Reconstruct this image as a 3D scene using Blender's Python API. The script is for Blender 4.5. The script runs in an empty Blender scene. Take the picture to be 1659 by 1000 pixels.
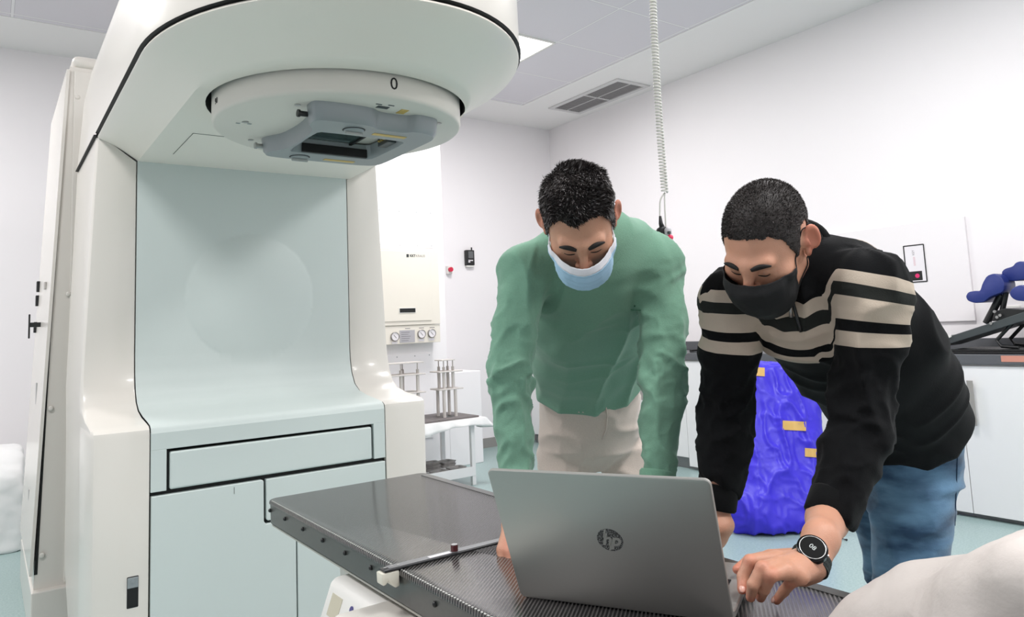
import bpy, bmesh, math, random
import numpy as np
from mathutils import Vector, Matrix

random.seed(7)
RNG = np.random.default_rng(7)
SC = bpy.context.scene
COL = SC.collection

# ------------------------------------------------------------------ camera, world, lights, exposure
CAM_H = 1.28
FPX = 1188.8
PX, PY = 829.5, 400.0
VX = np.array([2500 - PX, 455 - PY, FPX]); VX /= np.linalg.norm(VX)
VY = np.array([-22 - PX, 566 - PY, FPX]); VY /= np.linalg.norm(VY)
VZ = np.cross(VX, VY); VZ /= np.linalg.norm(VZ)
VY = np.cross(VZ, VX)
MM = np.array([VX, VY, VZ])                      # world = MM @ (right, down, forward)
EYE = np.array([0, 0, CAM_H])
RT, DN, FW = MM[:, 0], MM[:, 1], MM[:, 2]
cam_d = bpy.data.cameras.new('camera')
cam = bpy.data.objects.new('camera', cam_d); COL.objects.link(cam)
cam_d.sensor_width = 36; cam_d.sensor_fit = 'HORIZONTAL'
cam_d.lens = FPX / 1659 * 36
cam_d.shift_y = -(500 - PY) / 1659
cam_d.clip_start = 0.02
rot = Matrix(((RT[0], -DN[0], -FW[0]), (RT[1], -DN[1], -FW[1]), (RT[2], -DN[2], -FW[2])))
cam.matrix_world = Matrix.Translation(EYE) @ rot.to_4x4()
SC.camera = cam

w = bpy.data.worlds.new('world'); SC.world = w; w.use_nodes = True
w.node_tree.nodes['Background'].inputs[0].default_value = (0.9, 0.93, 1, 1)
w.node_tree.nodes['Background'].inputs[1].default_value = 0.3

SC.view_settings.view_transform = 'Standard'
SC.view_settings.look = 'None'
SC.view_settings.gamma = 1
SC.view_settings.exposure = 0.0
CEIL = 3.61
PANELS = [(3.06, 4.535), (3.06, 1.555), (0.83, -0.7), (-1.4, 1.555), (-1.4, 4.535), (3.06, -1.45)]
PANEL_POWER = 53
for (lx, ly) in PANELS:
    ld = bpy.data.lights.new('panel_light', 'AREA'); ld.shape = 'SQUARE'; ld.size = 0.68
    ld.energy = PANEL_POWER; ld.color = (1.0, 0.985, 0.975)
    lo = bpy.data.objects.new('panel_light', ld); COL.objects.link(lo)
    lo.location = (lx + 0.372, ly + 0.372, CEIL - 0.035)


def P(u, v, d):
    return EYE + d * (MM @ np.array([(u - PX) / FPX, (v - PY) / FPX, 1.0]))


def PZ(u, v, z):
    r = MM @ np.array([(u - PX) / FPX, (v - PY) / FPX, 1.0])
    return EYE + r * (z - CAM_H) / r[2]


# ------------------------------------------------------------------ materials
MATS = {}


def lin(c):
    return tuple(((x / 255) / 12.92 if x / 255 <= 0.04045 else ((x / 255 + 0.055) / 1.055) ** 2.4) for x in c)


def mat(name, rgb, rough=0.5, metal=0.0, noise=0.0, nscale=40, bump=0.0, bscale=200, spec=0.5, emit=0, coat=0, sss=0, alpha=1):
    if name in MATS: return MATS[name]
    m = bpy.data.materials.new(name); m.use_nodes = True
    nt = m.node_tree; b = nt.nodes['Principled BSDF']
    c = lin(rgb)
    b.inputs['Base Color'].default_value = (*c, 1)
    b.inputs['Roughness'].default_value = rough
    b.inputs['Metallic'].default_value = metal
    b.inputs['Specular IOR Level'].default_value = spec
    if coat: b.inputs['Coat Weight'].default_value = coat; b.inputs['Coat Roughness'].default_value = 0.08
    if sss:
        b.inputs['Subsurface Weight'].default_value = sss; b.inputs['Subsurface Radius'].default_value = (1, .35, .2)
        b.inputs['Subsurface Scale'].default_value = 0.006
    if emit:
        b.inputs['Emission Color'].default_value = (*c, 1); b.inputs['Emission Strength'].default_value = emit
    tc = nt.nodes.new('ShaderNodeTexCoord')
    if noise:
        n = nt.nodes.new('ShaderNodeTexNoise'); n.inputs['Scale'].default_value = nscale; n.inputs['Detail'].default_value = 4
        nt.links.new(tc.outputs['Object'], n.inputs['Vector'])
        mx = nt.nodes.new('ShaderNodeMix'); mx.data_type = 'RGBA'
        mx.inputs[6].default_value = (*[x * (1 - noise) for x in c], 1); mx.inputs[7].default_value = (*[min(1, x * (1 + noise)) for x in c], 1)
        nt.links.new(n.outputs['Fac'], mx.inputs[0]); nt.links.new(mx.outputs[2], b.inputs['Base Color'])
    if bump:
        n2 = nt.nodes.new('ShaderNodeTexNoise'); n2.inputs['Scale'].default_value = bscale; n2.inputs['Detail'].default_value = 3
        nt.links.new(tc.outputs['Object'], n2.inputs['Vector'])
        bp = nt.nodes.new('ShaderNodeBump'); bp.inputs['Strength'].default_value = bump; bp.inputs['Distance'].default_value = 0.002
        nt.links.new(n2.outputs['Fac'], bp.inputs['Height']); nt.links.new(bp.outputs['Normal'], b.inputs['Normal'])
    MATS[name] = m
    return m


WALL = mat('white_paint', (243, 239, 241), 0.6, bump=0.05, bscale=120)
WALL2 = mat('bay_paint', (247, 244, 246), 0.5)
PLASTER = mat('plaster', (243, 241, 240), 0.7)
SHELL = mat('cream_shell', (226, 221, 214), 0.28, bump=0.03, bscale=400, coat=0.25)
UNDER = mat('cream_cover', (246, 239, 230), 0.35, bump=0.03, bscale=400)
AQUA = mat('aqua_panel', (207, 216, 214), 0.42, bump=0.03, bscale=400, spec=.35)
DRUM = mat('drum_white', (224, 219, 211), 0.4)
BLACK = mat('black_gap', (14, 15, 16), 0.6)
BLKP = mat('black_plastic', (22, 23, 25), 0.35)
GREYM = mat('grey_metal', (148, 154, 157), 0.4, 0.15, bump=0.05)
DGREY = mat('dark_grey', (62, 68, 70), 0.4)
GLASS = mat('dark_mirror', (70, 84, 84), 0.12, coat=0.5)
STEEL = mat('steel', (170, 170, 170), 0.3, 0.9)
YEL = mat('yellow_label', (214, 182, 104), 0.5)
WPLA = mat('white_plastic', (232, 230, 226), 0.4)
CREAM = mat('cream_enamel', (235, 229, 218), 0.4)
WHITE = mat('white_lacquer', (240, 239, 240), 0.3)
CTOP = mat('counter_grey', (92, 94, 98), 0.45, noise=0.15, nscale=300)
BASEG = mat('baseboard_grey', (150, 147, 144), 0.5)
KICK = mat('kick_grey', (138, 138, 140), 0.4, 0.3)
CLOTHW = mat('white_cloth', (238, 238, 238), 0.8, bump=0.3, bscale=60)
LEAD = mat('grey_alloy', (150, 147, 145), 0.6, 0.1, noise=0.3, nscale=30, bump=0.5, bscale=60)
PAPER = mat('paper', (236, 232, 236), 0.6)
BLUEC = mat('blue_cushion', (36, 50, 118), 0.35, bump=0.3, bscale=60)
SKING = mat('skin_tan', (196, 146, 120), 0.5, noise=0.10, nscale=25, bump=0.25, bscale=500, sss=0.12)
SKINK = mat('skin_fair', (206, 152, 126), 0.5, noise=0.12, nscale=30, bump=0.25, bscale=500, sss=0.12)
HAIRM = mat('hair_dark', (30, 27, 26), 0.6, spec=0.3)
NAIL = mat('nail', (226, 176, 160), 0.3)


def nodes_of(m): return m.node_tree, m.node_tree.nodes['Principled BSDF']


for sk in (SKING, SKINK):                        # redder skin on ears, knuckles and finger ends
    nt, b = nodes_of(sk); src = b.inputs['Base Color'].links[0].from_socket
    at = nt.nodes.new('ShaderNodeAttribute'); at.attribute_name = 'blush'; mx = nt.nodes.new('ShaderNodeMix'); mx.data_type = 'RGBA'; mx.blend_type = 'MULTIPLY'
    mx.inputs[7].default_value = (1.0, .52, .50, 1); nt.links.new(at.outputs['Fac'], mx.inputs[0]); nt.links.new(src, mx.inputs[6]); nt.links.new(mx.outputs[2], b.inputs['Base Color'])


def mk_floor():
    m = mat('vinyl_floor', (160, 190, 188), 0.28, spec=0.4)
    nt, b = nodes_of(m)
    tc = nt.nodes.new('ShaderNodeTexCoord')
    n = nt.nodes.new('ShaderNodeTexNoise'); n.inputs['Scale'].default_value = 90; n.inputs['Detail'].default_value = 6; n.inputs['Roughness'].default_value = .8
    n.noise_dimensions = '3D'
    r = nt.nodes.new('ShaderNodeValToRGB')
    r.color_ramp.elements[0].position = .35; r.color_ramp.elements[0].color = (*lin((134, 162, 162)), 1)
    r.color_ramp.elements[1].position = .65; r.color_ramp.elements[1].color = (*lin((174, 194, 192)), 1)
    nt.links.new(tc.outputs['Object'], n.inputs['Vector']); nt.links.new(n.outputs['Fac'], r.inputs['Fac'])
    nt.links.new(r.outputs['Color'], b.inputs['Base Color'])
    return m


FLOORM = mk_floor()


def mk_ceiling():
    m = mat('ceiling_tiles', (205, 201, 210), 0.8)
    nt, b = nodes_of(m)
    tc = nt.nodes.new('ShaderNodeTexCoord'); sp = nt.nodes.new('ShaderNodeSeparateXYZ')
    nt.links.new(tc.outputs['Object'], sp.inputs[0])
    masks = []
    for k, org in ((0, 3.81), (1, 4.53)):
        a = nt.nodes.new('ShaderNodeMath'); a.operation = 'SUBTRACT'; a.inputs[1].default_value = org - 40 * 0.745 - 0.3725
        nt.links.new(sp.outputs[k], a.inputs[0])
        d = nt.nodes.new('ShaderNodeMath'); d.operation = 'DIVIDE'; d.inputs[1].default_value = 0.745; nt.links.new(a.outputs[0], d.inputs[0])
        f = nt.nodes.new('ShaderNodeMath'); f.operation = 'FRACT'; nt.links.new(d.outputs[0], f.inputs[0])
        s = nt.nodes.new('ShaderNodeMath'); s.operation = 'SUBTRACT'; s.inputs[1].default_value = .5; nt.links.new(f.outputs[0], s.inputs[0])
        ab = nt.nodes.new('ShaderNodeMath'); ab.operation = 'ABSOLUTE'; nt.links.new(s.outputs[0], ab.inputs[0])
        masks.append(ab)
    mn = nt.nodes.new('ShaderNodeMath'); mn.operation = 'MINIMUM'
    nt.links.new(masks[0].outputs[0], mn.inputs[0]); nt.links.new(masks[1].outputs[0], mn.inputs[1])
    r = nt.nodes.new('ShaderNodeValToRGB'); r.color_ramp.interpolation = 'CONSTANT'
    e = r.color_ramp.elements
    e[0].position = 0; e[0].color = (*lin((240, 238, 240)), 1)
    e[1].position = 0.011; e[1].color = (*lin((196, 192, 198)), 1)
    e2 = e.new(0.0135); e2.color = (*lin((226, 222, 228)), 1)
    nt.links.new(mn.outputs[0], r.inputs['Fac']); nt.links.new(r.outputs['Color'], b.inputs['Base Color'])
    return m


CEILM = mk_ceiling()


def mk_carbon():
    m = mat('carbon_fibre', (60, 60, 62), 0.22, spec=0.45)
    nt, b = nodes_of(m)
    tc = nt.nodes.new('ShaderNodeTexCoord')
    mp = nt.nodes.new('ShaderNodeMapping'); mp.inputs['Rotation'].default_value = (0, 0, math.radians(50))
    nt.links.new(tc.outputs['Object'], mp.inputs['Vector'])
    wv = nt.nodes.new('ShaderNodeTexWave'); wv.wave_type = 'BANDS'; wv.bands_direction = 'X'; wv.wave_profile = 'SIN'
    wv.inputs['Scale'].default_value = 49; wv.inputs['Distortion'].default_value = 0.4; wv.inputs['Detail'].default_value = 1; wv.inputs['Detail Scale'].default_value = 3
    nt.links.new(mp.outputs[0], wv.inputs['Vector'])
    wv2 = nt.nodes.new('ShaderNodeTexWave'); wv2.bands_direction = 'X'
    mp2 = nt.nodes.new('ShaderNodeMapping'); mp2.inputs['Rotation'].default_value = (0, 0, math.radians(0))
    nt.links.new(tc.outputs['Object'], mp2.inputs['Vector']); nt.links.new(mp2.outputs[0], wv2.inputs['Vector'])
    wv2.inputs['Scale'].default_value = 130; wv2.inputs['Distortion'].default_value = 0.2
    ml = nt.nodes.new('ShaderNodeMath'); ml.operation = 'MULTIPLY'
    nt.links.new(wv.outputs['Fac'], ml.inputs[0]); ml.inputs[1].default_value = .88
    ad = nt.nodes.new('ShaderNodeMath'); ad.operation = 'MULTIPLY_ADD'; ad.inputs[1].default_value = .12
    nt.links.new(wv2.outputs['Fac'], ad.inputs[0]); nt.links.new(ml.outputs[0], ad.inputs[2])
    r = nt.nodes.new('ShaderNodeValToRGB')
    r.color_ramp.elements[0].position = .25; r.color_ramp.elements[0].color = (*lin((24, 24, 26)), 1)
    r.color_ramp.elements[1].position = .8; r.color_ramp.elements[1].color = (*lin((98, 95, 94)), 1)
    nt.links.new(ad.outputs[0], r.inputs['Fac']); nt.links.new(r.outputs['Color'], b.inputs['Base Color'])
    bp = nt.nodes.new('ShaderNodeBump'); bp.inputs['Strength'].default_value = .05; bp.inputs['Distance'].default_value = .0005
    nt.links.new(ad.outputs[0], bp.inputs['Height']); nt.links.new(bp.outputs['Normal'], b.inputs['Normal'])
    rr = nt.nodes.new('ShaderNodeMapRange'); rr.inputs[3].default_value = .12; rr.inputs[4].default_value = .28
    nt.links.new(ad.outputs[0], rr.inputs[0]); nt.links.new(rr.outputs[0], b.inputs['Roughness'])
    return m


CARBON = mk_carbon()
CARBSIDE = mat('carbon_edge', (62, 64, 62), 0.3, noise=0.2, nscale=120, spec=0.55)


def knit(name, rgb, rough=0.9, scale=420, sheen=.25):
    m = mat(name, rgb, rough, noise=0.10, nscale=260, spec=0.15)
    nt, b = nodes_of(m)
    tc = nt.nodes.new('ShaderNodeTexCoord'); n = nt.nodes.new('ShaderNodeTexNoise'); n.inputs['Scale'].default_value = scale
    nt.links.new(tc.outputs['Object'], n.inputs['Vector'])
    bp = nt.nodes.new('ShaderNodeBump'); bp.inputs['Strength'].default_value = .35; bp.inputs['Distance'].default_value = .0015
    nt.links.new(n.outputs['Fac'], bp.inputs['Height']); nt.links.new(bp.outputs['Normal'], b.inputs['Normal'])
    b.inputs['Sheen Weight'].default_value = sheen; b.inputs['Sheen Roughness'].default_value = .5
    return m


GREEN = knit('green_wool', (120, 162, 140))
BEIGE = knit('beige_cotton', (212, 198, 188))


def mk_stripes():
    m = knit('striped_wool', (20, 20, 22), sheen=.04)
    nt, b = nodes_of(m)
    at = nt.nodes.new('ShaderNodeAttribute'); at.attribute_name = 'band'
    r = nt.nodes.new('ShaderNodeValToRGB'); r.color_ramp.interpolation = 'CONSTANT'
    e = r.color_ramp.elements
    blk = (*lin((13, 14, 16)), 1); bei = (*lin((196, 182, 166)), 1); chc = (*lin((40, 42, 40)), 1)
    e[0].position = 0; e[0].color = blk
    e[1].position = .30; e[1].color = bei
    for p_, c_ in ((.377, chc), (.450, bei), (.575, blk), (.640, bei), (.720, blk)):
        q = e.new(p_); q.color = c_
    nt.links.new(at.outputs['Fac'], r.inputs['Fac']); nt.links.new(r.outputs['Color'], b.inputs['Base Color'])
    return m


STRIPE = mk_stripes()


def mk_denim():
    m = knit('denim', (72, 108, 142), 0.85)
    nt, b = nodes_of(m)
    tc = nt.nodes.new('ShaderNodeTexCoord'); n = nt.nodes.new('ShaderNodeTexNoise'); n.inputs['Scale'].default_value = 7; n.inputs['Detail'].default_value = 5
    mp = nt.nodes.new('ShaderNodeMapping'); mp.inputs['Scale'].default_value = (1, 1, 2.6)
    nt.links.new(tc.outputs['Object'], mp.inputs['Vector']); nt.links.new(mp.outputs[0], n.inputs['Vector'])
    r = nt.nodes.new('ShaderNodeValToRGB')
    r.color_ramp.elements[0].position = .36; r.color_ramp.elements[0].color = (*lin((44, 70, 98)), 1)
    r.color_ramp.elements[1].position = .68; r.color_ramp.elements[1].color = (*lin((108, 146, 178)), 1)
    nt.links.new(n.outputs['Fac'], r.inputs['Fac']); nt.links.new(r.outputs['Color'], b.inputs['Base Color'])
    return m


DENIM = mk_denim()


# ------------------------------------------------------------------ mesh helpers
def wloc(o):
    l = Vector((0, 0, 0))
    while o is not None:
        l += o.location; o = o.parent
    return l


def obj(name, verts, faces, m, parent=None, smooth=False, autosmooth=None):
    me = bpy.data.meshes.new(name)
    off = np.array(wloc(parent)) if parent is not None else np.zeros(3)
    v = np.asarray(verts, float).reshape(-1, 3)
    if parent is None:                           # keep the origin at the thing's base
        lo_, hi_ = v.min(0), v.max(0)
        off = np.array([(lo_[0] + hi_[0]) / 2, (lo_[1] + hi_[1]) / 2, lo_[2]])
    me.from_pydata((v - off).tolist(), [], [list(map(int, f)) for f in faces]); me.update()
    o = bpy.data.objects.new(name, me); COL.objects.link(o)
    if parent is None: o.location = off
    else: o.parent = parent
    if m is not None: me.materials.append(m)
    if smooth or autosmooth:
        me.polygons.foreach_set('use_smooth', [True] * len(me.polygons))
        if autosmooth: me.set_sharp_from_angle(angle=math.radians(autosmooth))
    return o


class MB:
    def __init__(s): s.v = []; s.f = []
    def add(s, v, f):
        n = len(s.v); s.v += [tuple(map(float, x)) for x in v]; s.f += [tuple(i + n for i in q) for q in f]; return s
    def bm(s, b):
        b.verts.ensure_lookup_table(); b.verts.index_update()
        s.add([x.co[:] for x in b.verts], [[x.index for x in f.verts] for f in b.faces]); b.free(); return s
    def box(s, lo, hi, bev=0.0, seg=2, mtx=None):
        b = bmesh.new(); bmesh.ops.create_cube(b, size=1)
        lo = np.array(lo, float); hi = np.array(hi, float); c = (lo + hi) / 2; d = hi - lo
        for x in b.verts: x.co = Vector(c + np.array(x.co) * d)
        if bev: bmesh.ops.bevel(b, geom=b.edges[:], offset=bev, segments=seg, affect='EDGES', profile=.5)
        if mtx is not None: bmesh.ops.transform(b, matrix=mtx, verts=b.verts)
        return s.bm(b)
    def tube(s, pts, r, n=10, cap=True):
        pts = [np.array(p, float) for p in pts]
        rr = r if hasattr(r, '__len__') else [r] * len(pts)
        base = len(s.v); prev = None
        for i, p in enumerate(pts):
            t = pts[min(i + 1, len(pts) - 1)] - pts[max(i - 1, 0)]; t /= (np.linalg.norm(t) + 1e-12)
            if prev is None:
                a = np.array([0, 0, 1.]) if abs(t[2]) < .9 else np.array([1., 0, 0])
                prev = np.cross(t, a)
            x = prev - t * (prev @ t); x /= np.linalg.norm(x); y = np.cross(t, x); prev = x
            for k in range(n):
                a = 2 * math.pi * k / n
                s.v.append(tuple(p + rr[i] * (math.cos(a) * x + math.sin(a) * y)))
        for i in range(len(pts) - 1):
            for k in range(n):
                a = base + i * n + k; b_ = base + i * n + (k + 1) % n
                s.f.append((a, b_, b_ + n, a + n))
        if cap:
            s.f.append(tuple(base + k for k in range(n))[::-1]); s.f.append(tuple(base + (len(pts) - 1) * n + k for k in range(n)))
        return s
    def prism(s, poly, axis, lo, hi, bev=0.0):
        """polygon in the two other axes extruded along axis"""
        b = bmesh.new(); o_ = [i for i in range(3) if i != axis]
        def pt(p, h):
            q = [0, 0, 0]; q[o_[0]] = p[0]; q[o_[1]] = p[1]; q[axis] = h; return q
        A = [b.verts.new(pt(p, lo)) for p in poly]; B = [b.verts.new(pt(p, hi)) for p in poly]
        b.faces.new(A); b.faces.new(B[::-1]); n = len(poly)
        for i in range(n): b.faces.new((A[i], B[i], B[(i + 1) % n], A[(i + 1) % n]))
        bmesh.ops.recalc_face_normals(b, faces=b.faces)
        if bev: bmesh.ops.bevel(b, geom=b.edges[:], offset=bev, segments=2, affect='EDGES', profile=.5, clamp_overlap=True)
        return s.bm(b)
    def lathe(s, prof, c, n=48, axis=2):
        base = len(s.v); o_ = [i for i in range(3) if i != axis]
        for (r, h) in prof:
            for k in range(n):
                a = 2 * math.pi * k / n; q = [0, 0, 0]
                q[o_[0]] = c[o_[0]] + r * math.cos(a); q[o_[1]] = c[o_[1]] + r * math.sin(a); q[axis] = c[axis] + h
                s.v.append(tuple(q))
        for i in range(len(prof) - 1):
            for k in range(n):
                a = base + i * n + k; b_ = base + i * n + (k + 1) % n
                s.f.append((a, b_, b_ + n, a + n))
        return s
    def disc(s, c, nrm, r, h, n=20):
        c = np.array(c, float); nrm = np.array(nrm, float); nrm /= np.linalg.norm(nrm)
        return s.tube([c, c + nrm * h], r, n)
    def sphere(s, c, r, n=12):
        b = bmesh.new(); bmesh.ops.create_uvsphere(b, u_segments=n, v_segments=max(6, n // 2), radius=1)
        rr = np.array(r if hasattr(r, '__len__') else (r, r, r))
        for x in b.verts: x.co = Vector(np.array(c) + np.array(x.co) * rr)
        return s.bm(b)
    def build(s, name, m, parent=None, smooth=False, autosmooth=None):
        return obj(name, s.v, s.f, m, parent, smooth, autosmooth)


def fixn(o):
    b = bmesh.new(); b.from_mesh(o.data); bmesh.ops.recalc_face_normals(b, faces=b.faces); b.to_mesh(o.data); b.free(); return o


def thing(name, loc, label, cat, group=None):
    o = bpy.data.objects.new(name, None); COL.objects.link(o); o.location = Vector(loc); o.empty_display_size = .1
    return tag(o, label, cat, group)


def tag(o, label, cat, group=None, kind=None):
    o['label'] = label; o['category'] = cat
    if group: o['group'] = group
    if kind: o['kind'] = kind
    return o


def struct(o):
    o['kind'] = 'structure'; return o


def text_verts(txt, size, origin, xdir, ydir, depth=0.0006, spacing=1.0, shear=0.0, bold=0.0):
    cu = bpy.data.curves.new('letters', 'FONT'); cu.body = txt; cu.size = size; cu.extrude = depth; cu.space_character = spacing
    cu.shear = shear; cu.align_x = 'CENTER'; cu.align_y = 'CENTER'; cu.resolution_u = 3; cu.offset = bold
    o = bpy.data.objects.new('letters', cu); COL.objects.link(o)
    dg = bpy.context.evaluated_depsgraph_get(); me = bpy.data.meshes.new_from_object(o.evaluated_get(dg))
    v = np.array([x.co[:] for x in me.vertices]).reshape(-1, 3); f = [list(p.vertices) for p in me.polygons]
    bpy.data.objects.remove(o); bpy.data.curves.remove(cu); bpy.data.meshes.remove(me)
    x = np.array(xdir, float); x /= np.linalg.norm(x); y = np.array(ydir, float); y -= x * (x @ y); y /= np.linalg.norm(y); z = np.cross(x, y)
    return np.array(origin) + v[:, :1] * x + v[:, 1:2] * y + v[:, 2:3] * z, f


# ------------------------------------------------------------------ SDF modelling (for people, cushions, bags)
def vnoise(p):
    p = np.asarray(p, float); i = np.floor(p).astype(np.int64); f = p - i; f = f * f * (3 - 2 * f)
    def h(a):
        n = (a[..., 0] * 374761393 + a[..., 1] * 668265263 + a[..., 2] * 2147483647) & 0xffffffff
        n = ((n ^ (n >> 13)) * 1274126177) & 0xffffffff
        return ((n ^ (n >> 16)) & 0xffff) / 65535.0
    r = 0
    for dx in (0, 1):
        for dy in (0, 1):
            for dz in (0, 1):
                wgt = (f[..., 0] if dx else 1 - f[..., 0]) * (f[..., 1] if dy else 1 - f[..., 1]) * (f[..., 2] if dz else 1 - f[..., 2])
                r = r + wgt * h(i + np.array([dx, dy, dz]))
    return r * 2 - 1


def sd_cone(p, a, b, ra, rb, N=None, q=1.0):
    a = np.array(a, float); b = np.array(b, float)
    d = p - a; ab = b - a
    if N is not None and q != 1.0:
        N = np.array(N, float); N /= np.linalg.norm(N)
        d = d + (q - 1) * (d @ N)[..., None] * N; ab = ab + (q - 1) * (ab @ N) * N
    L2 = ab @ ab + 1e-12
    t = np.clip((d @ ab) / L2, 0, 1)
    return np.linalg.norm(d - t[..., None] * ab, axis=-1) - (ra + (rb - ra) * t)


def sd_ell(p, c, r, R=None):
    d = p - np.array(c, float)
    if R is not None: d = d @ np.array(R)
    r = np.array(r, float); k0 = np.linalg.norm(d / r, axis=-1); k1 = np.linalg.norm(d / (r * r), axis=-1) + 1e-9
    return k0 * (k0 - 1) / k1


def smin(a, b, k):
    if k <= 0: return np.minimum(a, b)
    h = np.clip(.5 + .5 * (b - a) / k, 0, 1)
    return b + (a - b) * h - k * h * (1 - h)


def smax(a, b, k): return -smin(-a, -b, k)


def evalp(prims, p):
    """prims: ('c',a,b,ra,rb,k[,N,q]) ('e',c,r,k[,R]) ('-e',...) ('cut',point,normal,k)"""
    F = np.full(p.shape[:-1], 9.0)
    for pr in prims:
        t = pr[0]
        if t == 'c':
            F = smin(F, sd_cone(p, pr[1], pr[2], pr[3], pr[4], *(pr[6:8] if len(pr) > 6 else ())), pr[5])
        elif t == 'e': F = smin(F, sd_ell(p, pr[1], pr[2], pr[4] if len(pr) > 4 else None), pr[3])
        elif t == '-e': F = smax(F, -sd_ell(p, pr[1], pr[2], pr[4] if len(pr) > 4 else None), pr[3])
        elif t == 'cut': F = smax(F, (p - np.array(pr[1])) @ np.array(pr[2], float), pr[3])
    return F


def polygonize(func, lo, hi, h):
    lo = np.array(lo, float); hi = np.array(hi, float); n = np.ceil((hi - lo) / h).astype(int) + 1
    ax = [lo[i] + h * np.arange(n[i]) for i in range(3)]
    F = np.empty(tuple(n), np.float32)
    Y, Z = np.meshgrid(ax[1], ax[2], indexing='ij'); step = max(1, int(400000 / (n[1] * n[2])))
    for i in range(0, n[0], step):
        xs = ax[0][i:i + step]
        p = np.empty((len(xs), n[1], n[2], 3)); p[..., 0] = xs[:, None, None]; p[..., 1] = Y; p[..., 2] = Z
        F[i:i + step] = func(p)
    S = F < 0
    c = [S[i:i + n[0] - 1, j:j + n[1] - 1, k:k + n[2] - 1] for i in (0, 1) for j in (0, 1) for k in (0, 1)]
    s = sum(x.astype(np.int8) for x in c); act = (s > 0) & (s < 8)
    I = np.argwhere(act); idx = -np.ones(act.shape, np.int64); idx[act] = np.arange(len(I))
    acc = np.zeros((len(I), 3)); cnt = np.zeros(len(I))
    cor = [(i, j, k) for i in (0, 1) for j in (0, 1) for k in (0, 1)]
    for a in range(8):
        for b in range(a + 1, 8):
            d = [abs(cor[a][q] - cor[b][q]) for q in range(3)]
            if sum(d) != 1: continue
            fa = F[I[:, 0] + cor[a][0], I[:, 1] + cor[a][1], I[:, 2] + cor[a][2]]
            fb = F[I[:, 0] + cor[b][0], I[:, 1] + cor[b][1], I[:, 2] + cor[b][2]]
            m_ = (fa < 0) != (fb < 0); t = np.where(m_, fa / (fa - fb + 1e-20), 0)
            pos = np.array(cor[a]) + t[:, None] * (np.array(cor[b]) - np.array(cor[a]))
            acc += pos * m_[:, None]; cnt += m_
    V = lo + h * (I + acc / cnt[:, None])
    faces = []
    for axis in range(3):
        o1, o2 = (axis + 1) % 3, (axis + 2) % 3
        sl0 = [slice(None)] * 3; sl1 = [slice(None)] * 3
        sl0[axis] = slice(0, n[axis] - 1); sl1[axis] = slice(1, n[axis])
        for o_ in (o1, o2):
            sl0[o_] = slice(1, n[o_] - 1); sl1[o_] = slice(1, n[o_] - 1)
        A = S[tuple(sl0)]; B = S[tuple(sl1)]
        E_ = np.argwhere(A != B); st = A[tuple(E_.T)]
        g = E_.copy(); g[:, o1] += 1; g[:, o2] += 1
        def cell(d1, d2):
            q = g.copy(); q[:, o1] -= d1; q[:, o2] -= d2; return idx[tuple(q.T)]
        a_, b_, c_, d_ = cell(1, 1), cell(0, 1), cell(0, 0), cell(1, 0)
        Q = np.stack([a_, b_, c_, d_], 1); Q[~st] = Q[~st][:, ::-1]; faces.append(Q)
    return V, np.concatenate(faces)


def bounds(prims, m=0.03):
    lo = np.full(3, 1e9); hi = -lo
    for pr in prims:
        if pr[0] == 'c':
            for q, r in ((pr[1], pr[3]), (pr[2], pr[4])): lo = np.minimum(lo, np.array(q) - r); hi = np.maximum(hi, np.array(q) + r)
        elif pr[0] == 'e':
            r = max(pr[2]) if len(pr) > 4 else np.array(pr[2]); lo = np.minimum(lo, np.array(pr[1]) - r); hi = np.maximum(hi, np.array(pr[1]) + r)
    return lo - m, hi + m


def sculpt(prims, h, warp=None):
    lo, hi = bounds(prims)
    f = (lambda p: evalp(prims, p)) if warp is None else (lambda p: evalp(prims, p) + warp(p))
    return polygonize(f, lo, hi, h)


def vnormals(V, Q):
    n = np.cross(V[Q[:, 2]] - V[Q[:, 0]], V[Q[:, 3]] - V[Q[:, 1]]); N = np.zeros_like(V)
    for k in range(4): np.add.at(N, Q[:, k], n)
    return N / (np.linalg.norm(N, axis=1)[:, None] + 1e-12)


def relax(V, Q, it=2, lam=.5):
    for _ in range(it):
        A = np.zeros_like(V); c = np.zeros(len(V))
        for k in range(4):
            a, b = Q[:, k], Q[:, (k + 1) % 4]
            np.add.at(A, a, V[b]); np.add.at(A, b, V[a]); np.add.at(c, a, 1); np.add.at(c, b, 1)
        V = V + lam * (A / c[:, None] - V)
    return V


def unit(v): v = np.array(v, float); return v / np.linalg.norm(v)

# ------------------------------------------------------------------ the room
XR, YB = 5.46, 6.74
struct(MB().box((-3.2, -2.6, -.1), (XR + .1, YB + .1, 0)).build('floor', FLOORM))
TX1, TY1 = 4.585, 6.08
cb = MB()
cb.box((TX1, -2.6, CEIL), (XR + .1, YB + .1, CEIL + .1)); cb.box((-3.2, TY1, CEIL), (TX1, YB + .1, CEIL + .1))
struct(cb.build('ceiling', PLASTER))
ct = MB()
ct.box((-3.2, -2.6, CEIL + .006), (TX1, TY1, CEIL + .1))
o = ct.build('ceiling', CEILM); struct(o)
o.data.transform(Matrix.Translation(o.location)); o.location = (0, 0, 0)   # tile grid is laid out in room coordinates
struct(MB().box((XR, -2.6, 0), (XR + .1, YB + .1, CEIL + .05)).build('wall_right', WALL))
struct(MB().box((-3.2, YB, 0), (XR + .1, YB + .1, CEIL + .05)).build('wall_back', WALL))
struct(MB().box((-3.3, -2.6, 0), (-3.2, YB + .1, CEIL + .05)).build('wall_left', WALL))
struct(MB().box((-3.2, -2.7, 0), (XR + .1, -2.6, CEIL + .05)).build('wall_front', WALL))
struct(MB().box((1.7, 6.05, 0), (3.535, YB - .001, CEIL + .01), .004).build('wall_bay', WALL2))
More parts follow.
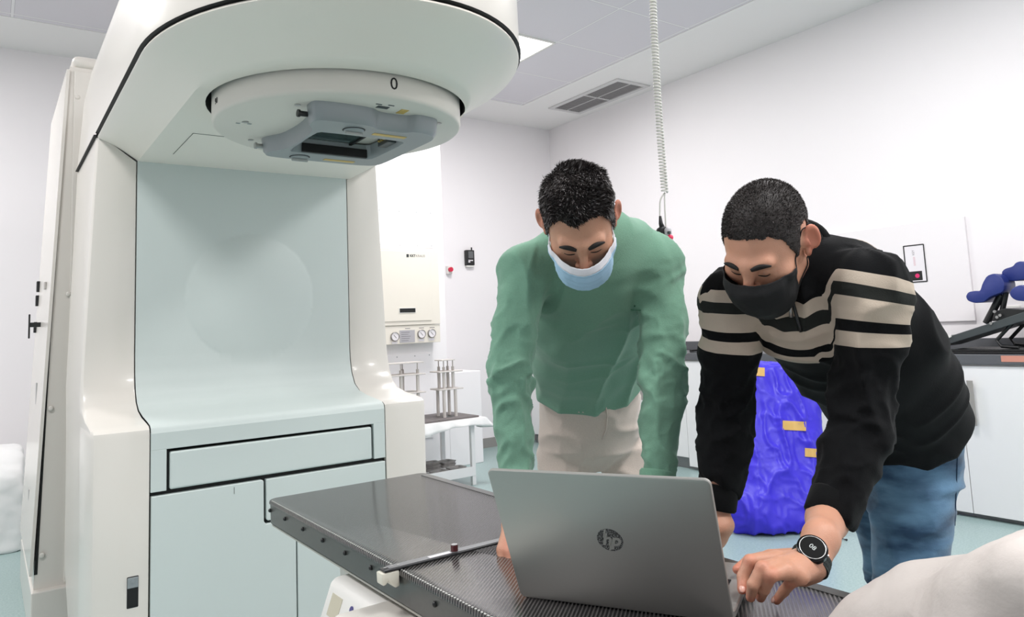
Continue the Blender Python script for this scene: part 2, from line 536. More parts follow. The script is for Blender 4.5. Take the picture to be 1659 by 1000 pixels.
struct(MB().box((3.536, 6.05, 0), (3.90, YB - .001, .868), .006).build('trim_1', WALL2))
struct(MB().box((3.901, YB - .012, 0), (4.92, YB, .10)).build('baseboard_back', BASEG))
struct(MB().box((-3.2, YB - .012, 0), (1.7, YB, .10)).build('baseboard_back', BASEG))

# luminaires in the ceiling grid
LUM = mat('luminaire_glow', (255, 253, 250), .5, emit=3.2)
for i, (lx, ly) in enumerate(PANELS):
    lab = ['square white ceiling light panel nearest the back wall, beside the treatment head', 'square ceiling light panel above the standing men', 'square ceiling light panel above the camera',
           'square ceiling light panel left of the machine', 'square ceiling light panel behind the machine on its left', 'square ceiling light panel over the near end of the couch'][i]
    t = thing('ceiling_light', (lx + .372, ly + .372, CEIL - .02), lab, 'ceiling light', 'ceiling light panels')
    f = MB(); a, b_ = lx + .006, lx + .739; c_, d_ = ly + .006, ly + .739
    for q in (((a, c_), (b_, c_ + .02)), ((a, d_ - .02), (b_, d_)), ((a, c_ + .02), (a + .02, d_ - .02)), ((b_ - .02, c_ + .02), (b_, d_ - .02))):
        f.box((*q[0], CEIL - .004), (*q[1], CEIL + .007))
    f.build('frame', WPLA, t)
    MB().box((a + .02, c_ + .02, CEIL - .001), (b_ - .02, d_ - .02, CEIL + .006)).build('diffuser', LUM, t)

# ceiling vent
t = thing('ceiling_vent', (5.1, 5.47, CEIL), 'rectangular grey louvred air vent in the plaster ceiling border', 'air vent')
f = MB(); x0, x1, y0, y1 = 4.88, 5.33, 4.94, 6.02
for q in (((x0, y0), (x1, y0 + .05)), ((x0, y1 - .05), (x1, y1)), ((x0, y0 + .05), (x0 + .05, y1 - .05)), ((x1 - .05, y0 + .05), (x1, y1 - .05)), ((x0 + .05, 5.47), (x1 - .05, 5.49)), ((5.1, y0 + .05), (5.11, y1 - .05))):
    f.box((*q[0], CEIL - .012), (*q[1], CEIL + .001))
f.build('frame', mat('vent_frame', (214, 212, 212), .5), t)
MB().box((x0 + .05, y0 + .05, CEIL - .001), (x1 - .05, y1 - .05, CEIL + .0005)).build('backing', mat('vent_dark', (92, 90, 92), .8), t)
s = MB()
for k in range(14):
    x = x0 + .06 + k * .0245
    s.box((x, y0 + .05, CEIL - .008), (x + .010, y1 - .05, CEIL - .002))
s.build('louvre', mat('vent_slat', (156, 153, 154), .6), t)

# ------------------------------------------------------------------ linear accelerator
XC, YC = .916, 2.2
linac = thing('linear_accelerator', (XC, 3.2, 0), 'large cream and pale aqua radiotherapy machine with a round treatment head over the couch', 'medical machine')


def halfw(z):
    return float(np.interp(z, [0, .9, 1.1, 2.08, 3], [.622, .625, .628, .59, .59]))


def dcurve(hw, ry, n=48, ysh=0.0, yback=3.18):
    """open D outline from back-left, round the front, to back-right"""
    pts = [(-hw, yback), (-hw, 2.85), (-hw, 2.5), (-hw, 2.35)]
    for k in range(n + 1):
        a = math.pi - math.pi * k / n
        x = math.cos(a) * (hw if a > math.pi / 2 else hw - .072 * hw / .59)
        pts.append((x, YC + ysh - ry * math.sin(a)))
    k_ = hw / .59
    pts += [(hw - .064 * k_, 2.35), (hw - .05 * k_, 2.5), (hw - .015 * k_, 2.85), (hw, yback)]
    return [(XC + x, y) for x, y in pts]


# head: upper wall
rings = []
for z, g, yk in ((2.094, .0, 3.92), (2.104, 0.002, 3.92), (2.2, 0, 3.84), (2.30, .0, 3.74), (2.36, .0, 3.68), (2.42, -.004, 3.45), (2.47, -.03, 3.42), (2.66, -.20, 3.4), (2.70, -.30, 3.3)):
    rings.append([(x, y, z) for x, y in dcurve(.59 + g, .70 + g, yback=yk)])
v = [p for r in rings for p in r]; n = len(rings[0]); f = []
for i in range(len(rings) - 1):
    for k in range(n): f.append((i * n + k, i * n + (k + 1) % n, (i + 1) * n + (k + 1) % n, (i + 1) * n + k))
f.append(tuple((len(rings) - 1) * n + k for k in range(n)))
gh = fixn(obj('head_housing', v, f, SHELL, linac, autosmooth=32))
# rear housing behind the columns (drum that turns)
rv = []; rf = []
zs = [.03, .35, .9, 1.1, 2.08]
yb = [3.35, 3.74, 3.78, 3.80, 3.93]
for z, y in zip(zs, yb):
    hw = halfw(z); rv += [(XC - hw, 3.21, z), (XC - hw, y, z), (XC + hw, y, z), (XC + hw, 3.21, z)]
for i in range(len(zs) - 1):
    for k in range(4): a = i * 4 + k; b_ = i * 4 + (k + 1) % 4; rf.append((a, b_, b_ + 4, a + 4))
rf.append((0, 1, 2, 3)); rf.append(tuple(len(zs) * 4 - 4 + k for k in range(4)))
fixn(obj('rear_housing', rv, rf, SHELL, linac, autosmooth=30))

# dark shadow gap ring between the wall and the lower cover
gv = []
for hw_, z in ((.566, 2.087), (.595, 2.0935)): gv += [(x, y, z) for x, y in dcurve(hw_, hw_ + .11)]
n = len(dcurve(.59, .7))
fixn(obj('seam_gap', gv, [(k, k + 1, n + k + 1, n + k) for k in range(n - 1)], BLACK, linac, smooth=True))

# head: lower cover, lofted from the rim in to the flat with the round opening
R0 = .405
loft = [(.576, .686, 2.088), (.585, .695, 2.086), (.5872, .6972, 2.080), (.583, .691, 2.0745), (.53, .615, 2.052), (.50, .57, 2.034), (.47, .525, 2.014), (.452, .495, 2.002), (.445, .478, 1.996)]
rings = [[(x, y, z) for x, y in dcurve(a, b_)] for a, b_, z in loft]
v = [p for r in rings for p in r]; n = len(rings[0]); f = []
for i in range(len(rings) - 1):
    for k in range(n - 1): f.append((i * n + k, i * n + k + 1, (i + 1) * n + k + 1, (i + 1) * n + k))
# flat ring with circular opening
last = (len(rings) - 1) * n; base = len(v)
flatD = rings[-1]; hole = []
for (x, y, z) in flatD:
    a = math.atan2(y - YC, x - XC) if y < 2.36 else math.atan2(max(.02, (y - YC)), x - XC)
    hole.append((x, y))
NH = 64
b = bmesh.new()
D = [b.verts.new((x, y, 1.996)) for x, y, z in flatD]
edges = [b.edges.new((D[i], D[(i + 1) % len(D)])) for i in range(len(D))]
Hh = [b.verts.new((XC + R0 * math.cos(2 * math.pi * k / NH), YC + R0 * math.sin(2 * math.pi * k / NH), 1.996)) for k in range(NH)]
edges += [b.edges.new((Hh[i], Hh[(i + 1) % NH])) for i in range(NH)]
bmesh.ops.triangle_fill(b, use_beauty=True, edges=edges)
mb = MB(); mb.add(v, f); mb.bm(b)
cover = mb.build('lower_cover', UNDER, linac)
b = bmesh.new(); b.from_mesh(cover.data); bmesh.ops.remove_doubles(b, verts=b.verts, dist=.0004); bmesh.ops.recalc_face_normals(b, faces=b.faces); b.to_mesh(cover.data); b.free()
cover.data.polygons.foreach_set('use_smooth', [True] * len(cover.data.polygons)); cover.data.set_sharp_from_angle(angle=math.radians(40))
fixn(MB().lathe([(R0, 1.996), (R0 - .002, 2.03), (.38, 2.06), (.0, 2.06)], (XC, YC, 0), 64).build('opening_recess', BLACK, linac, smooth=True))
# little service hatch outline
MB().box((.565, 2.66, 1.9948), (.567, 3.0, 1.9962)).box((.565, 2.66, 1.9948), (.70, 2.662, 1.9962)).build('hatch_line', mat('hatch_line', (90, 92, 88), .6), linac)

# collimator drum
fixn(MB().lathe([(.388, 2.05), (.388, 1.945), (.386, 1.937), (.380, 1.932), (0.0, 1.932)], (XC, YC, 0), 96).build('collimator_drum', DRUM, linac, autosmooth=40))
dr = linac.children[-1]


def on_drum(ang, z):
    return np.array([XC + .3885 * math.cos(ang), YC + .3885 * math.sin(ang), z])


# drum scale figures
for txt, a, sz in (('0', math.radians(-90), .050), ('90', math.radians(-178), .026)):
    tv, tf = text_verts(txt, sz, on_drum(a, 1.972), (-math.sin(a), math.cos(a), 0), (0, 0, 1), .0004)
    obj('scale_figure', tv, tf, BLACK, dr)
# underside marks
for (u, v_) in ((398, 198), (482, 170), (406, 227), (711, 200)):
    MB().disc(PZ(u, v_, 1.931), (0, 0, -1), .009, .001, 16).build('screw', STEEL, dr)
lb = MB()
for (u0, v0, L, W) in ((620, 174, .036, .020), (614, 169, .018, .005), (634, 171, .018, .005)):
    c = PZ(u0, v0, 1.9315); lb.box((c[0] - L / 2, c[1] - W / 2, 1.9306), (c[0] + L / 2, c[1] + W / 2, 1.932))
lb.build('dark_mark', DGREY, dr)
c = PZ(652, 181, 1.9315)
MB().box((c[0] - .012, c[1] - .02, 1.9303), (c[0] + .012, c[1] + .02, 1.932)).build('yellow_label', YEL, dr)
c = PZ(395, 198, 1.9315)
mk = MB()
for dx, dy in ((0, 0), (.02, .012), (-.012, .02)): mk.box((c[0] + dx - .006, c[1] + dy - .004, 1.9308), (c[0] + dx + .006, c[1] + dy + .004, 1.932))
mk.build('dark_mark', GREYM, dr)

# accessory holder under the drum: a frame with a notched outline, a window with mirror and a deep slot
hx0, hx1, hy0, hy1 = .715, 1.135, 1.935, 2.44
HZ = 1.932


def smooth_poly(pts, it=2):
    for _ in range(it):
        q = []
        for i in range(len(pts)):
            a, b_ = np.array(pts[i]), np.array(pts[(i + 1) % len(pts)])
            q += [tuple(.8 * a + .2 * b_), tuple(.2 * a + .8 * b_)]
        pts = q
    return pts


outer = smooth_poly([(.728, 1.955), (.735, 1.935), (.79, 1.925), (.90, 1.925), (.935, 1.955), (1.02, 1.955), (1.05, 1.925), (1.12, 1.94), (1.15, 1.99), (1.15, 2.10), (1.15, 2.38), (1.13, 2.42), (1.07, 2.435),
                     (.79, 2.435), (.735, 2.425), (.725, 2.39), (.73, 2.36), (.765, 2.30), (.775, 2.18), (.765, 2.05), (.73, 1.995)], 2)
inner = smooth_poly([(.80, 2.055), (1.06, 2.055), (1.08, 2.075), (1.08, 2.31), (1.06, 2.33), (.80, 2.33), (.785, 2.31), (.785, 2.075)], 1)
b = bmesh.new()


def ringverts(poly, z, s_=1.0):
    cx, cy = .94, 2.18
    return [b.verts.new((cx + (x - cx) * s_, cy + (y - cy) * s_, z)) for x, y in poly]


o0 = ringverts(outer, HZ, 1.02); o1 = ringverts(outer, HZ - .040, 1.0); o2 = ringverts(outer, HZ - .052, .965)
i2 = ringverts(inner, HZ - .052); i1 = ringverts(inner, HZ - .045, .97); i0 = ringverts(inner, HZ - .004, .93)
for A, B in ((o0, o1), (o1, o2), (i2, i1), (i1, i0)):
    for k in range(len(A)): b.faces.new((A[k], A[(k + 1) % len(A)], B[(k + 1) % len(A)], B[k]))
ee = []
for A in (o2, i2): ee += [b.edges.get((A[k], A[(k + 1) % len(A)])) for k in range(len(A))]
bmesh.ops.triangle_fill(b, use_beauty=True, edges=ee)
bmesh.ops.recalc_face_normals(b, faces=b.faces)
hold = fixn(MB().bm(b).build('accessory_holder', GREYM, linac, autosmooth=35))
MB().box((.80, 2.07, HZ - .006), (1.0, 2.31, HZ - .003), .002).build('mirror', GLASS, hold)
MB().box((.785, 2.065, HZ - .012), (1.0, 2.075, HZ - .004)).box((.995, 2.065, HZ - .012), (1.003, 2.32, HZ - .004)).build('mirror_frame', BLACK, hold)
MB().box((.83, 2.315, HZ - .05), (1.06, 2.328, HZ - .020), .002).build('slot', BLACK, hold)
MB().box((1.045, 2.12, HZ - .040), (1.075, 2.20, HZ - .008), .003).build('connector_block', DGREY, hold)
s = MB()
for k in range(3): s.tube([(1.035, 2.14 + .018 * k, HZ - .025), (1.065, 2.14 + .018 * k, HZ - .025)], .0035, 8)
s.build('brass_pin', mat('brass', (200, 170, 100), .3, .9), hold)
for (cx, cy) in ((.872, 1.995), (.845, 2.385)):
    k = MB().lathe([(.030, 0), (.030, -.003), (.024, -.007), (0, -.007)], (cx, cy, HZ - .052), 28); kn = fixn(k.build('latch_dial', GREYM, hold, autosmooth=40))
    MB().box((cx - .028, cy - .004, HZ - .068), (cx + .028, cy + .004, HZ - .058), .003).build('grip', mat('grip_pale', (176, 178, 176), .4), kn)
    fixn(MB().lathe([(.034, -.0003), (.030, -.0012), (.0299, -.0012)], (cx, cy, HZ - .052), 28).build('rim', BLACK, kn, smooth=True))
for (x0_, y0_) in ((.94, 2.0), (.93, 2.375)):
    MB().box((x0_, y0_, HZ - .0535), (x0_ + .11, y0_ + .02, HZ - .052)).build('warning_label', YEL, hold)
for (x, y) in ((.722, 1.99), (.722, 2.40)):
    MB().tube([(x + .01, y, HZ - .025), (x - .015, y, HZ - .025)], .008, 10).tube([(x - .015, y, HZ - .025), (x - .022, y, HZ - .025)], .011, 10).build('lock_pin', BLKP if y < 2.2 else STEEL, hold)

# aqua front panel with round dish, and its ledge
ix0, ix1 = .467, 1.348
prof = [(3.18, 2.0), (3.18, 1.22), (3.176, 1.16), (3.16, 1.10), (3.13, 1.055), (3.08, 1.028), (3.0, 1.012), (2.90, 1.0), (2.852, .992), (2.836, .982), (2.83, .965), (2.83, .762)]
C0 = (.914, 1.45, .262)
v = []; f = []; nx = 130
xs = np.linspace(ix0 + .002, ix1 - .002, nx)
zc = [2.0]; pp = []
for i in range(len(prof) - 1):
    a, b_ = np.array(prof[i]), np.array(prof[i + 1]); k = 110 if i == 0 else 3
    if i < len(prof) - 1:
        for j in range(k): pp.append(tuple(a + (b_ - a) * j / k))
pp.append(prof[-1])
for (y, z) in pp:
    for x in xs:
        d = math.hypot(x - C0[0], z - C0[1]); dy = 0
        if y > 3.17 and d < C0[2]: dy = .016 * min(1, (C0[2] - d) / .022) - .010 * (d / C0[2]) ** 2 * 0
        if y > 3.17 and d < C0[2]: dy = -.024 * (1 - (d / C0[2]) ** 2) - .0015
        v.append((x, y + dy, z))
for i in range(len(pp) - 1):
    for k in range(nx - 1): f.append((i * nx + k, i * nx + k + 1, (i + 1) * nx + k + 1, (i + 1) * nx + k))
pan = fixn(obj('front_panel', v, f, AQUA, linac, smooth=True))
# notch the drawer out of the panel by building the lower apron as boxes with black gaps behind
apron = pan
bk = MB().box((ix0, 2.852, .02), (ix1, 2.90, .90)); bk.build('gap_backing', BLACK, linac)
b = bmesh.new(); b.from_mesh(pan.data)
lo_ = np.array(wloc(linac)); dele = [fc for fc in b.faces if (fc.calc_center_median()[2] + lo_[2]) < .966 and (fc.calc_center_median()[1] + lo_[1]) < 2.8301]
bmesh.ops.delete(b, geom=dele, context='FACES'); b.to_mesh(pan.data); b.free()
DZ1, DZ0 = .900, .770
MB().box((ix0 + .002, 2.83, DZ1 + .008), (ix1 - .002, 2.856, .9665), .0015).build('apron_top', AQUA, linac)
MB().box((ix0 + .002, 2.83, .768), (.519, 2.856, DZ1 + .0084), .0015).build('apron_side', AQUA, linac)
MB().box((1.296, 2.83, .768), (ix1 - .002, 2.856, DZ1 + .0084), .0015).build('apron_side', AQUA, linac)
MB().box((.530, 2.828, DZ0), (1.286, 2.856, DZ1 - .003), .006, 3).build('drawer_panel', AQUA, linac)
MB().prism([(.471, .03), (.471, .754), (.846, .754), (.851, .749), (.851, .604), (.858, .594), (.97, .594), (.97, .03)], 1, 2.829, 2.856, .003).build('service_door', AQUA, linac)
MB().prism([(.860, .754), (1.344, .754), (1.344, .03), (.975, .03), (.975, .604), (.866, .604), (.860, .610)], 1, 2.829, 2.856, .003).build('service_door', AQUA, linac)
MB().box((.744, 2.828, .720), (.7455, 2.8292, .744)).build('scratch', mat('hatch_line', (90, 92, 88), .6), linac)

# side columns
for sgn in (-1, 1):
    rings = []
    for (y, z) in [(3.18, 2.08), (3.18, 1.6), (3.18, 1.24), (3.176, 1.17), (3.162, 1.105), (3.13, 1.056), (3.08, 1.026), (3.0, 1.008), (2.90, .997), (2.850, .990), (2.834, .980), (2.83, .964), (2.83, .5), (2.83, .04)]:
        hw = halfw(z); r_ = .014
        xo = XC + sgn * hw; xi = ix0 - .002 if sgn < 0 else ix1 + .002
        zi = z - .085 if z > 2.0 else z
        pts = [(xi, y + .002, zi), (xi - sgn * -.004, y, zi), (xo - sgn * r_ * 1.6, y, z), (xo - sgn * r_ * .5, y + r_ * .35, z), (xo, y + r_ * 1.5, z)]
        pts.append((xo, 3.212, z)); pts.append((xi, 3.212, zi))
        rings.append(pts)
    n = len(rings[0]); v = [p for r in rings for p in r]; f = []
    for i in range(len(rings) - 1):
        for k in range(n): f.append((i * n + k, i * n + (k + 1) % n, (i + 1) * n + (k + 1) % n, (i + 1) * n + k))
    f.append(tuple(range(n))); f.append(tuple((len(rings) - 1) * n + k for k in range(n)))
    col = fixn(obj('side_column', v, f, SHELL, linac, autosmooth=35))
    if sgn < 0:
        MB().box((.399, 2.8285, .405), (.436, 2.835, .508), .004).build('socket_recess', BLACK, col)
        MB().box((.401, 2.826, .470), (.434, 2.8290, .504), .002).disc((.417, 2.826, .492), (0, -1, 0), .006, .002).build('socket_plate', GREYM, col)
MB().box((XC - .60, 3.185, 2.083), (XC + .60, 3.9, 2.088)).build('seam_gap', BLACK, linac)
# stand behind
st = MB()
rings = []
for z, xl in ((0.2, .195), (1.2, .235), (2.62, .292)):
    rings.append([(xl, 4.0, z), (xl, 5.1, z), (1.64, 5.1, z), (1.64, 4.0, z)])
v = [p for r in rings for p in r]; f = [(i * 4 + k, i * 4 + (k + 1) % 4, i * 4 + 4 + (k + 1) % 4, i * 4 + 4 + k) for i in range(2) for k in range(4)] + [(0, 1, 2, 3), (8, 9, 10, 11)]
stand = fixn(obj('stand', v, f, SHELL, linac))
cp = MB().box((.300, 3.985, 2.615), (1.63, 5.11, 2.68), .03, 4); cp.build('top_cap', SHELL, stand, autosmooth=40)
MB().box((.186, 3.96, 0), (1.7, 5.1, .215), .006).build('plinth', SHELL, stand)
# side door, standing slightly proud
v = []; 
for z, xl in ((.28, .193), (2.60, .2925)):
    for (dx, y) in ((-.014, 3.985), (-.014, 5.05), (-.001, 5.05), (-.001, 3.985)): v.append((xl + dx, y, z))
dside = fixn(obj('side_door', v, [(0, 1, 5, 4), (1, 2, 6, 5), (2, 3, 7, 6), (3, 0, 4, 7), (0, 1, 2, 3), (4, 5, 6, 7)], SHELL, stand))
v = []
for z, xl in ((.28, .197), (1.3, .238)):
    v += [(xl, 3.9985, z), (xl + .012 * (1.3 - z) / 1.02 + .001, 3.9985, z)]
obj('door_gap', v, [(0, 1, 3, 2)], BLACK, stand)
fixn(MB().box((.31, 3.992, .225), (1.62, 4.0, 2.60), .004).build('front_cover', SHELL, stand))
for (x_, z_) in ((.325, 2.47), (.305, 1.52), (.245, 1.0), (.225, .36)):
    MB().sphere((x_, 3.992, z_), (.012, .004, .012), 12).build('screw', SHELL, stand, smooth=True)
# black latches on the far edge of the stand side
xs_ = .232
for z, y, kind in ((1.62, 4.93, 'b'), (1.54, 4.93, 'b'), (1.39, 4.93, 'b')):
    xs_ = float(np.interp(z, [.2, 2.62], [.195, .292])) - .014
    MB().box((xs_ - .016, y, z - .03), (xs_ + .004, y + .05, z + .03), .003).build('latch', BLKP, stand)
z = 1.395; xs_ = float(np.interp(z, [.2, 2.62], [.195, .292])) - .014
MB().box((xs_ - .05, 4.55, z - .012), (xs_, 4.57, z + .012), .002).box((xs_ - .056, 4.545, z - .07), (xs_ - .048, 4.575, z + .055), .003).build('door_handle', BLKP, stand)
MB().box((xs_ - .004, 4.3, 1.565), (xs_ + .006, 4.36, 1.60), .002).build('lock_plate', mat('lock_plate', (186, 180, 176), .4), stand)
for (y_, z0_, z1_) in ((4.45, .95, 1.1), (4.45, .45, .58)):
    xx = float(np.interp(z0_, [.2, 2.62], [.195, .292])) - .0145
    MB().box((xx - .001, y_, z0_), (xx + .008, y_ + .07, z1_), .001).build('vent_slot', mat('slot_grey', (180, 178, 178), .5), stand)

# ------------------------------------------------------------------ white wrapped bundle behind at left
pr = [('c', (-.45, 6.1, .22), (.10, 6.1, .22), .42, .42, .05), ('cut', (0, 5.76, .2), (0, -1, 0), .03), ('cut', (.225, 5.9, .2), (1, 0, 0), .04), ('cut', (0, 0, .48), (.02, -.1, 1), .04), ('cut', (0, 0, .0), (0, 0, -1), .0)]
V, Q = sculpt(pr, .015); N_ = vnormals(V, Q); V = V + N_ * (vnoise(V * 14) * .008 + vnoise(V * 35) * .003)[:, None]; V[:, 2] = np.maximum(V[:, 2], 0)
tag(obj('wrapped_bundle', V, Q, CLOTHW, smooth=True), 'soft white wrapped bundle on the floor behind the left side of the machine', 'bundle')

# ------------------------------------------------------------------ treatment couch
TZ = .82
CX0, CX1, CY0, CY1 = .663, 1.172, -.55, 2.182
couch = thing('treatment_couch', (.92, .8, 0), 'carbon fibre patient couch with small black screws along its edge, under the laptop', 'treatment couch')


def rrect(x0, y0, x1, y1, r, n=6):
    pts = []
    for cx, cy, a0 in ((x1 - r, y1 - r, 0), (x0 + r, y1 - r, 90), (x0 + r, y0 + r, 180), (x1 - r, y0 + r, 270)):
        for k in range(n + 1):
            a = math.radians(a0 + 90 * k / n); pts.append((cx + r * math.cos(a), cy + r * math.sin(a)))
    return pts


def stacked(prof, x0, y0, x1, y1, r):
    v = []; f = []
    for ins, z in prof:
        v += [(x, y, z) for x, y in rrect(x0 + ins, y0 + ins, x1 - ins, y1 - ins, max(.002, r - ins))]
    n = len(v) // len(prof)
    for i in range(len(prof) - 1):
        for k in range(n): f.append((i * n + k, i * n + (k + 1) % n, (i + 1) * n + (k + 1) % n, (i + 1) * n + k))
    f.append(tuple(range(n))); f.append(tuple((len(prof) - 1) * n + k for k in range(n)))
    return v, f


v, f = stacked([(.004, .808), (.0, .810), (.0, .8145), (.0018, .8185), (.006, .82)], CX0, CY0, CX1, CY1, .03)
top = fixn(obj('tabletop', v, f, CARBON, couch, autosmooth=30))
v, f = stacked([(.012, .752), (.004, .757), (.003, .808)], CX0, CY0, CX1, CY1, .03)
fixn(obj('edge_body', v, f, CARBSIDE, couch, autosmooth=30))
v, f = stacked([(.02, .747), (.008, .748), (.008, .7525)], CX0, CY0, CX1, CY1, .03)
fixn(obj('underside_skin', v, f, mat('couch_under', (176, 176, 168), .5), couch, autosmooth=30))
for (y, z) in ((2.155, .800), (2.028, .800), (1.89, .80), (1.754, .80), (1.619, .80), (1.482, .80), (1.212, .80), (1.05, .80), (.9, .80)):
    MB().sphere((CX0 + .002, y, z - .008), (.005, .0055, .0055), 12).build('screw', BLKP, couch, smooth=True)
MB().box((1.140, -.5, .8199), (1.164, 2.14, .8206), .0003).build('edge_strip', CARBSIDE, couch)
bd = MB()  # row of pale dashes standing in for reflections off the weave's edge
for k in range(170):
    y = 2.14 - k * .0095
    bd.box((CX0 + .0035, y, .8185), (CX0 + .0065, y + .005, .8203))
o = bd.build('edge_glints', mat('glint_pale', (196, 196, 192), .3, .3), couch); o['kind'] = 'stuff'
MB().prism([(.80, -.3), (1.05, -.3), (1.05, .75), (.80, .75)], 2, .10, .747, .02).build('column', SHELL, couch)
MB().box((.62, -.5, .0), (1.2, 1.0, .10), .02).build('base_plate', SHELL, couch)
MB().box((.70, .5, .66), (1.13, 1.75, .7475), .015).build('carriage', SHELL, couch, autosmooth=40)
# side control panel
cpn = MB().prism([(.700, .735), (.658, .735), (.645, .725), (.598, .60), (.70, .60)], 1, 1.20, 1.66, .008).build('control_panel', WPLA, couch, autosmooth=40)
tn = unit((-.13, 0, .047)); tdn = unit((-.047, 0, -.125))


def onpanel(y, s_): return np.array([.6445, y, .7225]) + tdn * s_ + tn * .0005


def ppad(mb, y, s_, wy, ws, h=.003):
    c = onpanel(y, s_); q = []
    for hh in (0, h):
        for a, b_ in ((-1, -1), (1, -1), (1, 1), (-1, 1)): q.append(c + np.array([0, 1, 0]) * a * wy / 2 + tdn * b_ * ws / 2 + tn * hh)
    mb.add(q, [(0, 1, 2, 3), (4, 5, 6, 7), (0, 1, 5, 4), (1, 2, 6, 5), (2, 3, 7, 6), (3, 0, 4, 7)])


m_ = MB(); ppad(m_, 1.60, .035, .055, .045, .001); fixn(m_.build('finger_recess', mat('recess_tan', (196, 190, 170), .5), cpn))
for (y, s_) in ((1.52, .02), (1.495, .022), (1.625, .085), (1.60, .075), (1.585, .092), (1.62, .105)):
    MB().disc(onpanel(y, s_), tn, .0075, .002, 18).build('round_button', mat('button_violet', (70, 66, 128), .4), cpn)
m_ = MB(); ppad(m_, 1.53, .042, .02, .014, .001); m_.build('warning_triangle', mat('warn_red', (150, 70, 66), .5), cpn)
MB().box((.560, .95, .50), (.70, 1.44, .738), .014, 3).build('side_housing', SHELL, couch, autosmooth=40)

# index bar across the couch
ib = thing('index_bar', (.90, 1.36, TZ), 'thin dark index bar lying across the couch with a cream hook clamp at its end', 'couch bar')
MB().box((.632, 1.345, TZ + .0012), (1.19, 1.372, TZ + .0045), .001).build('bar', mat('bar_black', (34, 35, 38), .35), ib)
MB().box((.645, 1.350, TZ + .0046), (1.18, 1.370, TZ + .0054)).build('scale_strip', mat('bar_silver', (120, 121, 124), .35, .3), ib)
c = MB().prism([(.626, TZ), (.6635, TZ), (.6635, TZ - .030), (.655, TZ - .032), (.644, TZ - .022), (.640, TZ - .017), (.634, TZ - .023), (.627, TZ - .022)], 1, 1.345, 1.372, .003)
c.build('hook_clamp', mat('clamp_cream', (224, 220, 206), .4), ib, autosmooth=40)
kx = PZ(741, 895, TZ + .005)
kb = MB().tube([(kx[0], 1.36, TZ + .004), (kx[0], 1.36, TZ + .017)], .0075, 16).build('locking_knob', mat('knob_maroon', (84, 40, 42), .3), ib, autosmooth=40)
MB().tube([(kx[0], 1.36, TZ + .017), (kx[0], 1.36, TZ + .0185)], .0065, 16).build('knob_cap', STEEL, kb)
MB().box((.735, 1.352, TZ + .0054), (.785, 1.364, TZ + .0058)).build('paper_label', PAPER, ib)
for k in range(3): MB().disc((.640 + k * .014, 1.36, TZ + .0054), (0, 0, 1), .0035, .0006, 10).build('rivet', STEEL, ib)

# ------------------------------------------------------------------ laptop
ALU = mat('laptop_silver', (178, 176, 172), .40, .7, noise=.02, nscale=900)
A_ = np.array([.757, 1.071, TZ]); E1 = unit((.4926, -.8703, 0)); E2 = np.array([-E1[1], E1[0], 0]); EZ = np.array([0, 0, 1.])
LW, LD = .353, .236
lap = thing('laptop', A_ + E1 * LW / 2 + E2 * LD / 2, 'open silver laptop on the couch with its lid towards the camera', 'laptop')


def lp(a, b_, c_): return A_ + E1 * a + E2 * b_ + EZ * c_


def frame_box(mb, fr, lo, hi, bev=0, seg=2):
    m = MB().box(lo, hi, bev, seg); mb.add([fr(*p) for p in m.v], m.f); return mb


v, f = stacked([(.003, .002), (.0, .005), (.0, .013), (.0015, .0145), (.003, .015)], 0, .004, LW, LD, .012)
fixn(obj('base', [lp(*p) for p in v], f, ALU, lap, autosmooth=30)); base = lap.children[-1]
kb = MB()
for r in range(6):
    for c in range(15):
        x0 = .028 + c * .0202; y0 = .034 + r * .0182
        h = .0182 if r < 5 else .0182
        frame_box(kb, lp, (x0, y0, .015), (x0 + .0172, y0 + .0152, .0168), .0008, 1)
kb.build('keyboard', BLKP, base)
frame_box(MB(), lp, (.13, .155, .0149), (.235, .222, .0153)).build('touchpad', mat('pad_silver', (150, 152, 150), .3, .6), base)
frame_box(MB(), lp, (LW - .002, .17, .005), (LW + .0006, .182, .010)).build('port', BLACK, base)
frame_box(MB(), lp, (.04, .0, .002), (.316, .012, .013), .004).build('hinge', BLKP, base, autosmooth=40)
TH = math.radians(65); LL = .253
ldn = np.array(E2) * -math.cos(TH) + EZ * math.sin(TH); lnn = unit(np.cross(E1, ldn)); lnn = lnn if lnn @ E2 < 0 else -lnn


def ll(a, b_, c_): return A_ + EZ * .006 + E1 * a + ldn * b_ + lnn * c_    # c_ outward, towards the camera


v, f = stacked([(.0012, .0), (0, .0012), (0, .0045), (.0012, .0058), (.004, .0062)], 0, -.003, LW, LL, .010)
lid = fixn(obj('lid', [ll(*p) for p in v], f, ALU, lap, autosmooth=35))
frame_box(MB(), ll, (.006, .012, -.0006), (LW - .006, LL - .006, .0002)).build('screen', mat('screen_dark', (40, 60, 90), .15, emit=.6), lid)
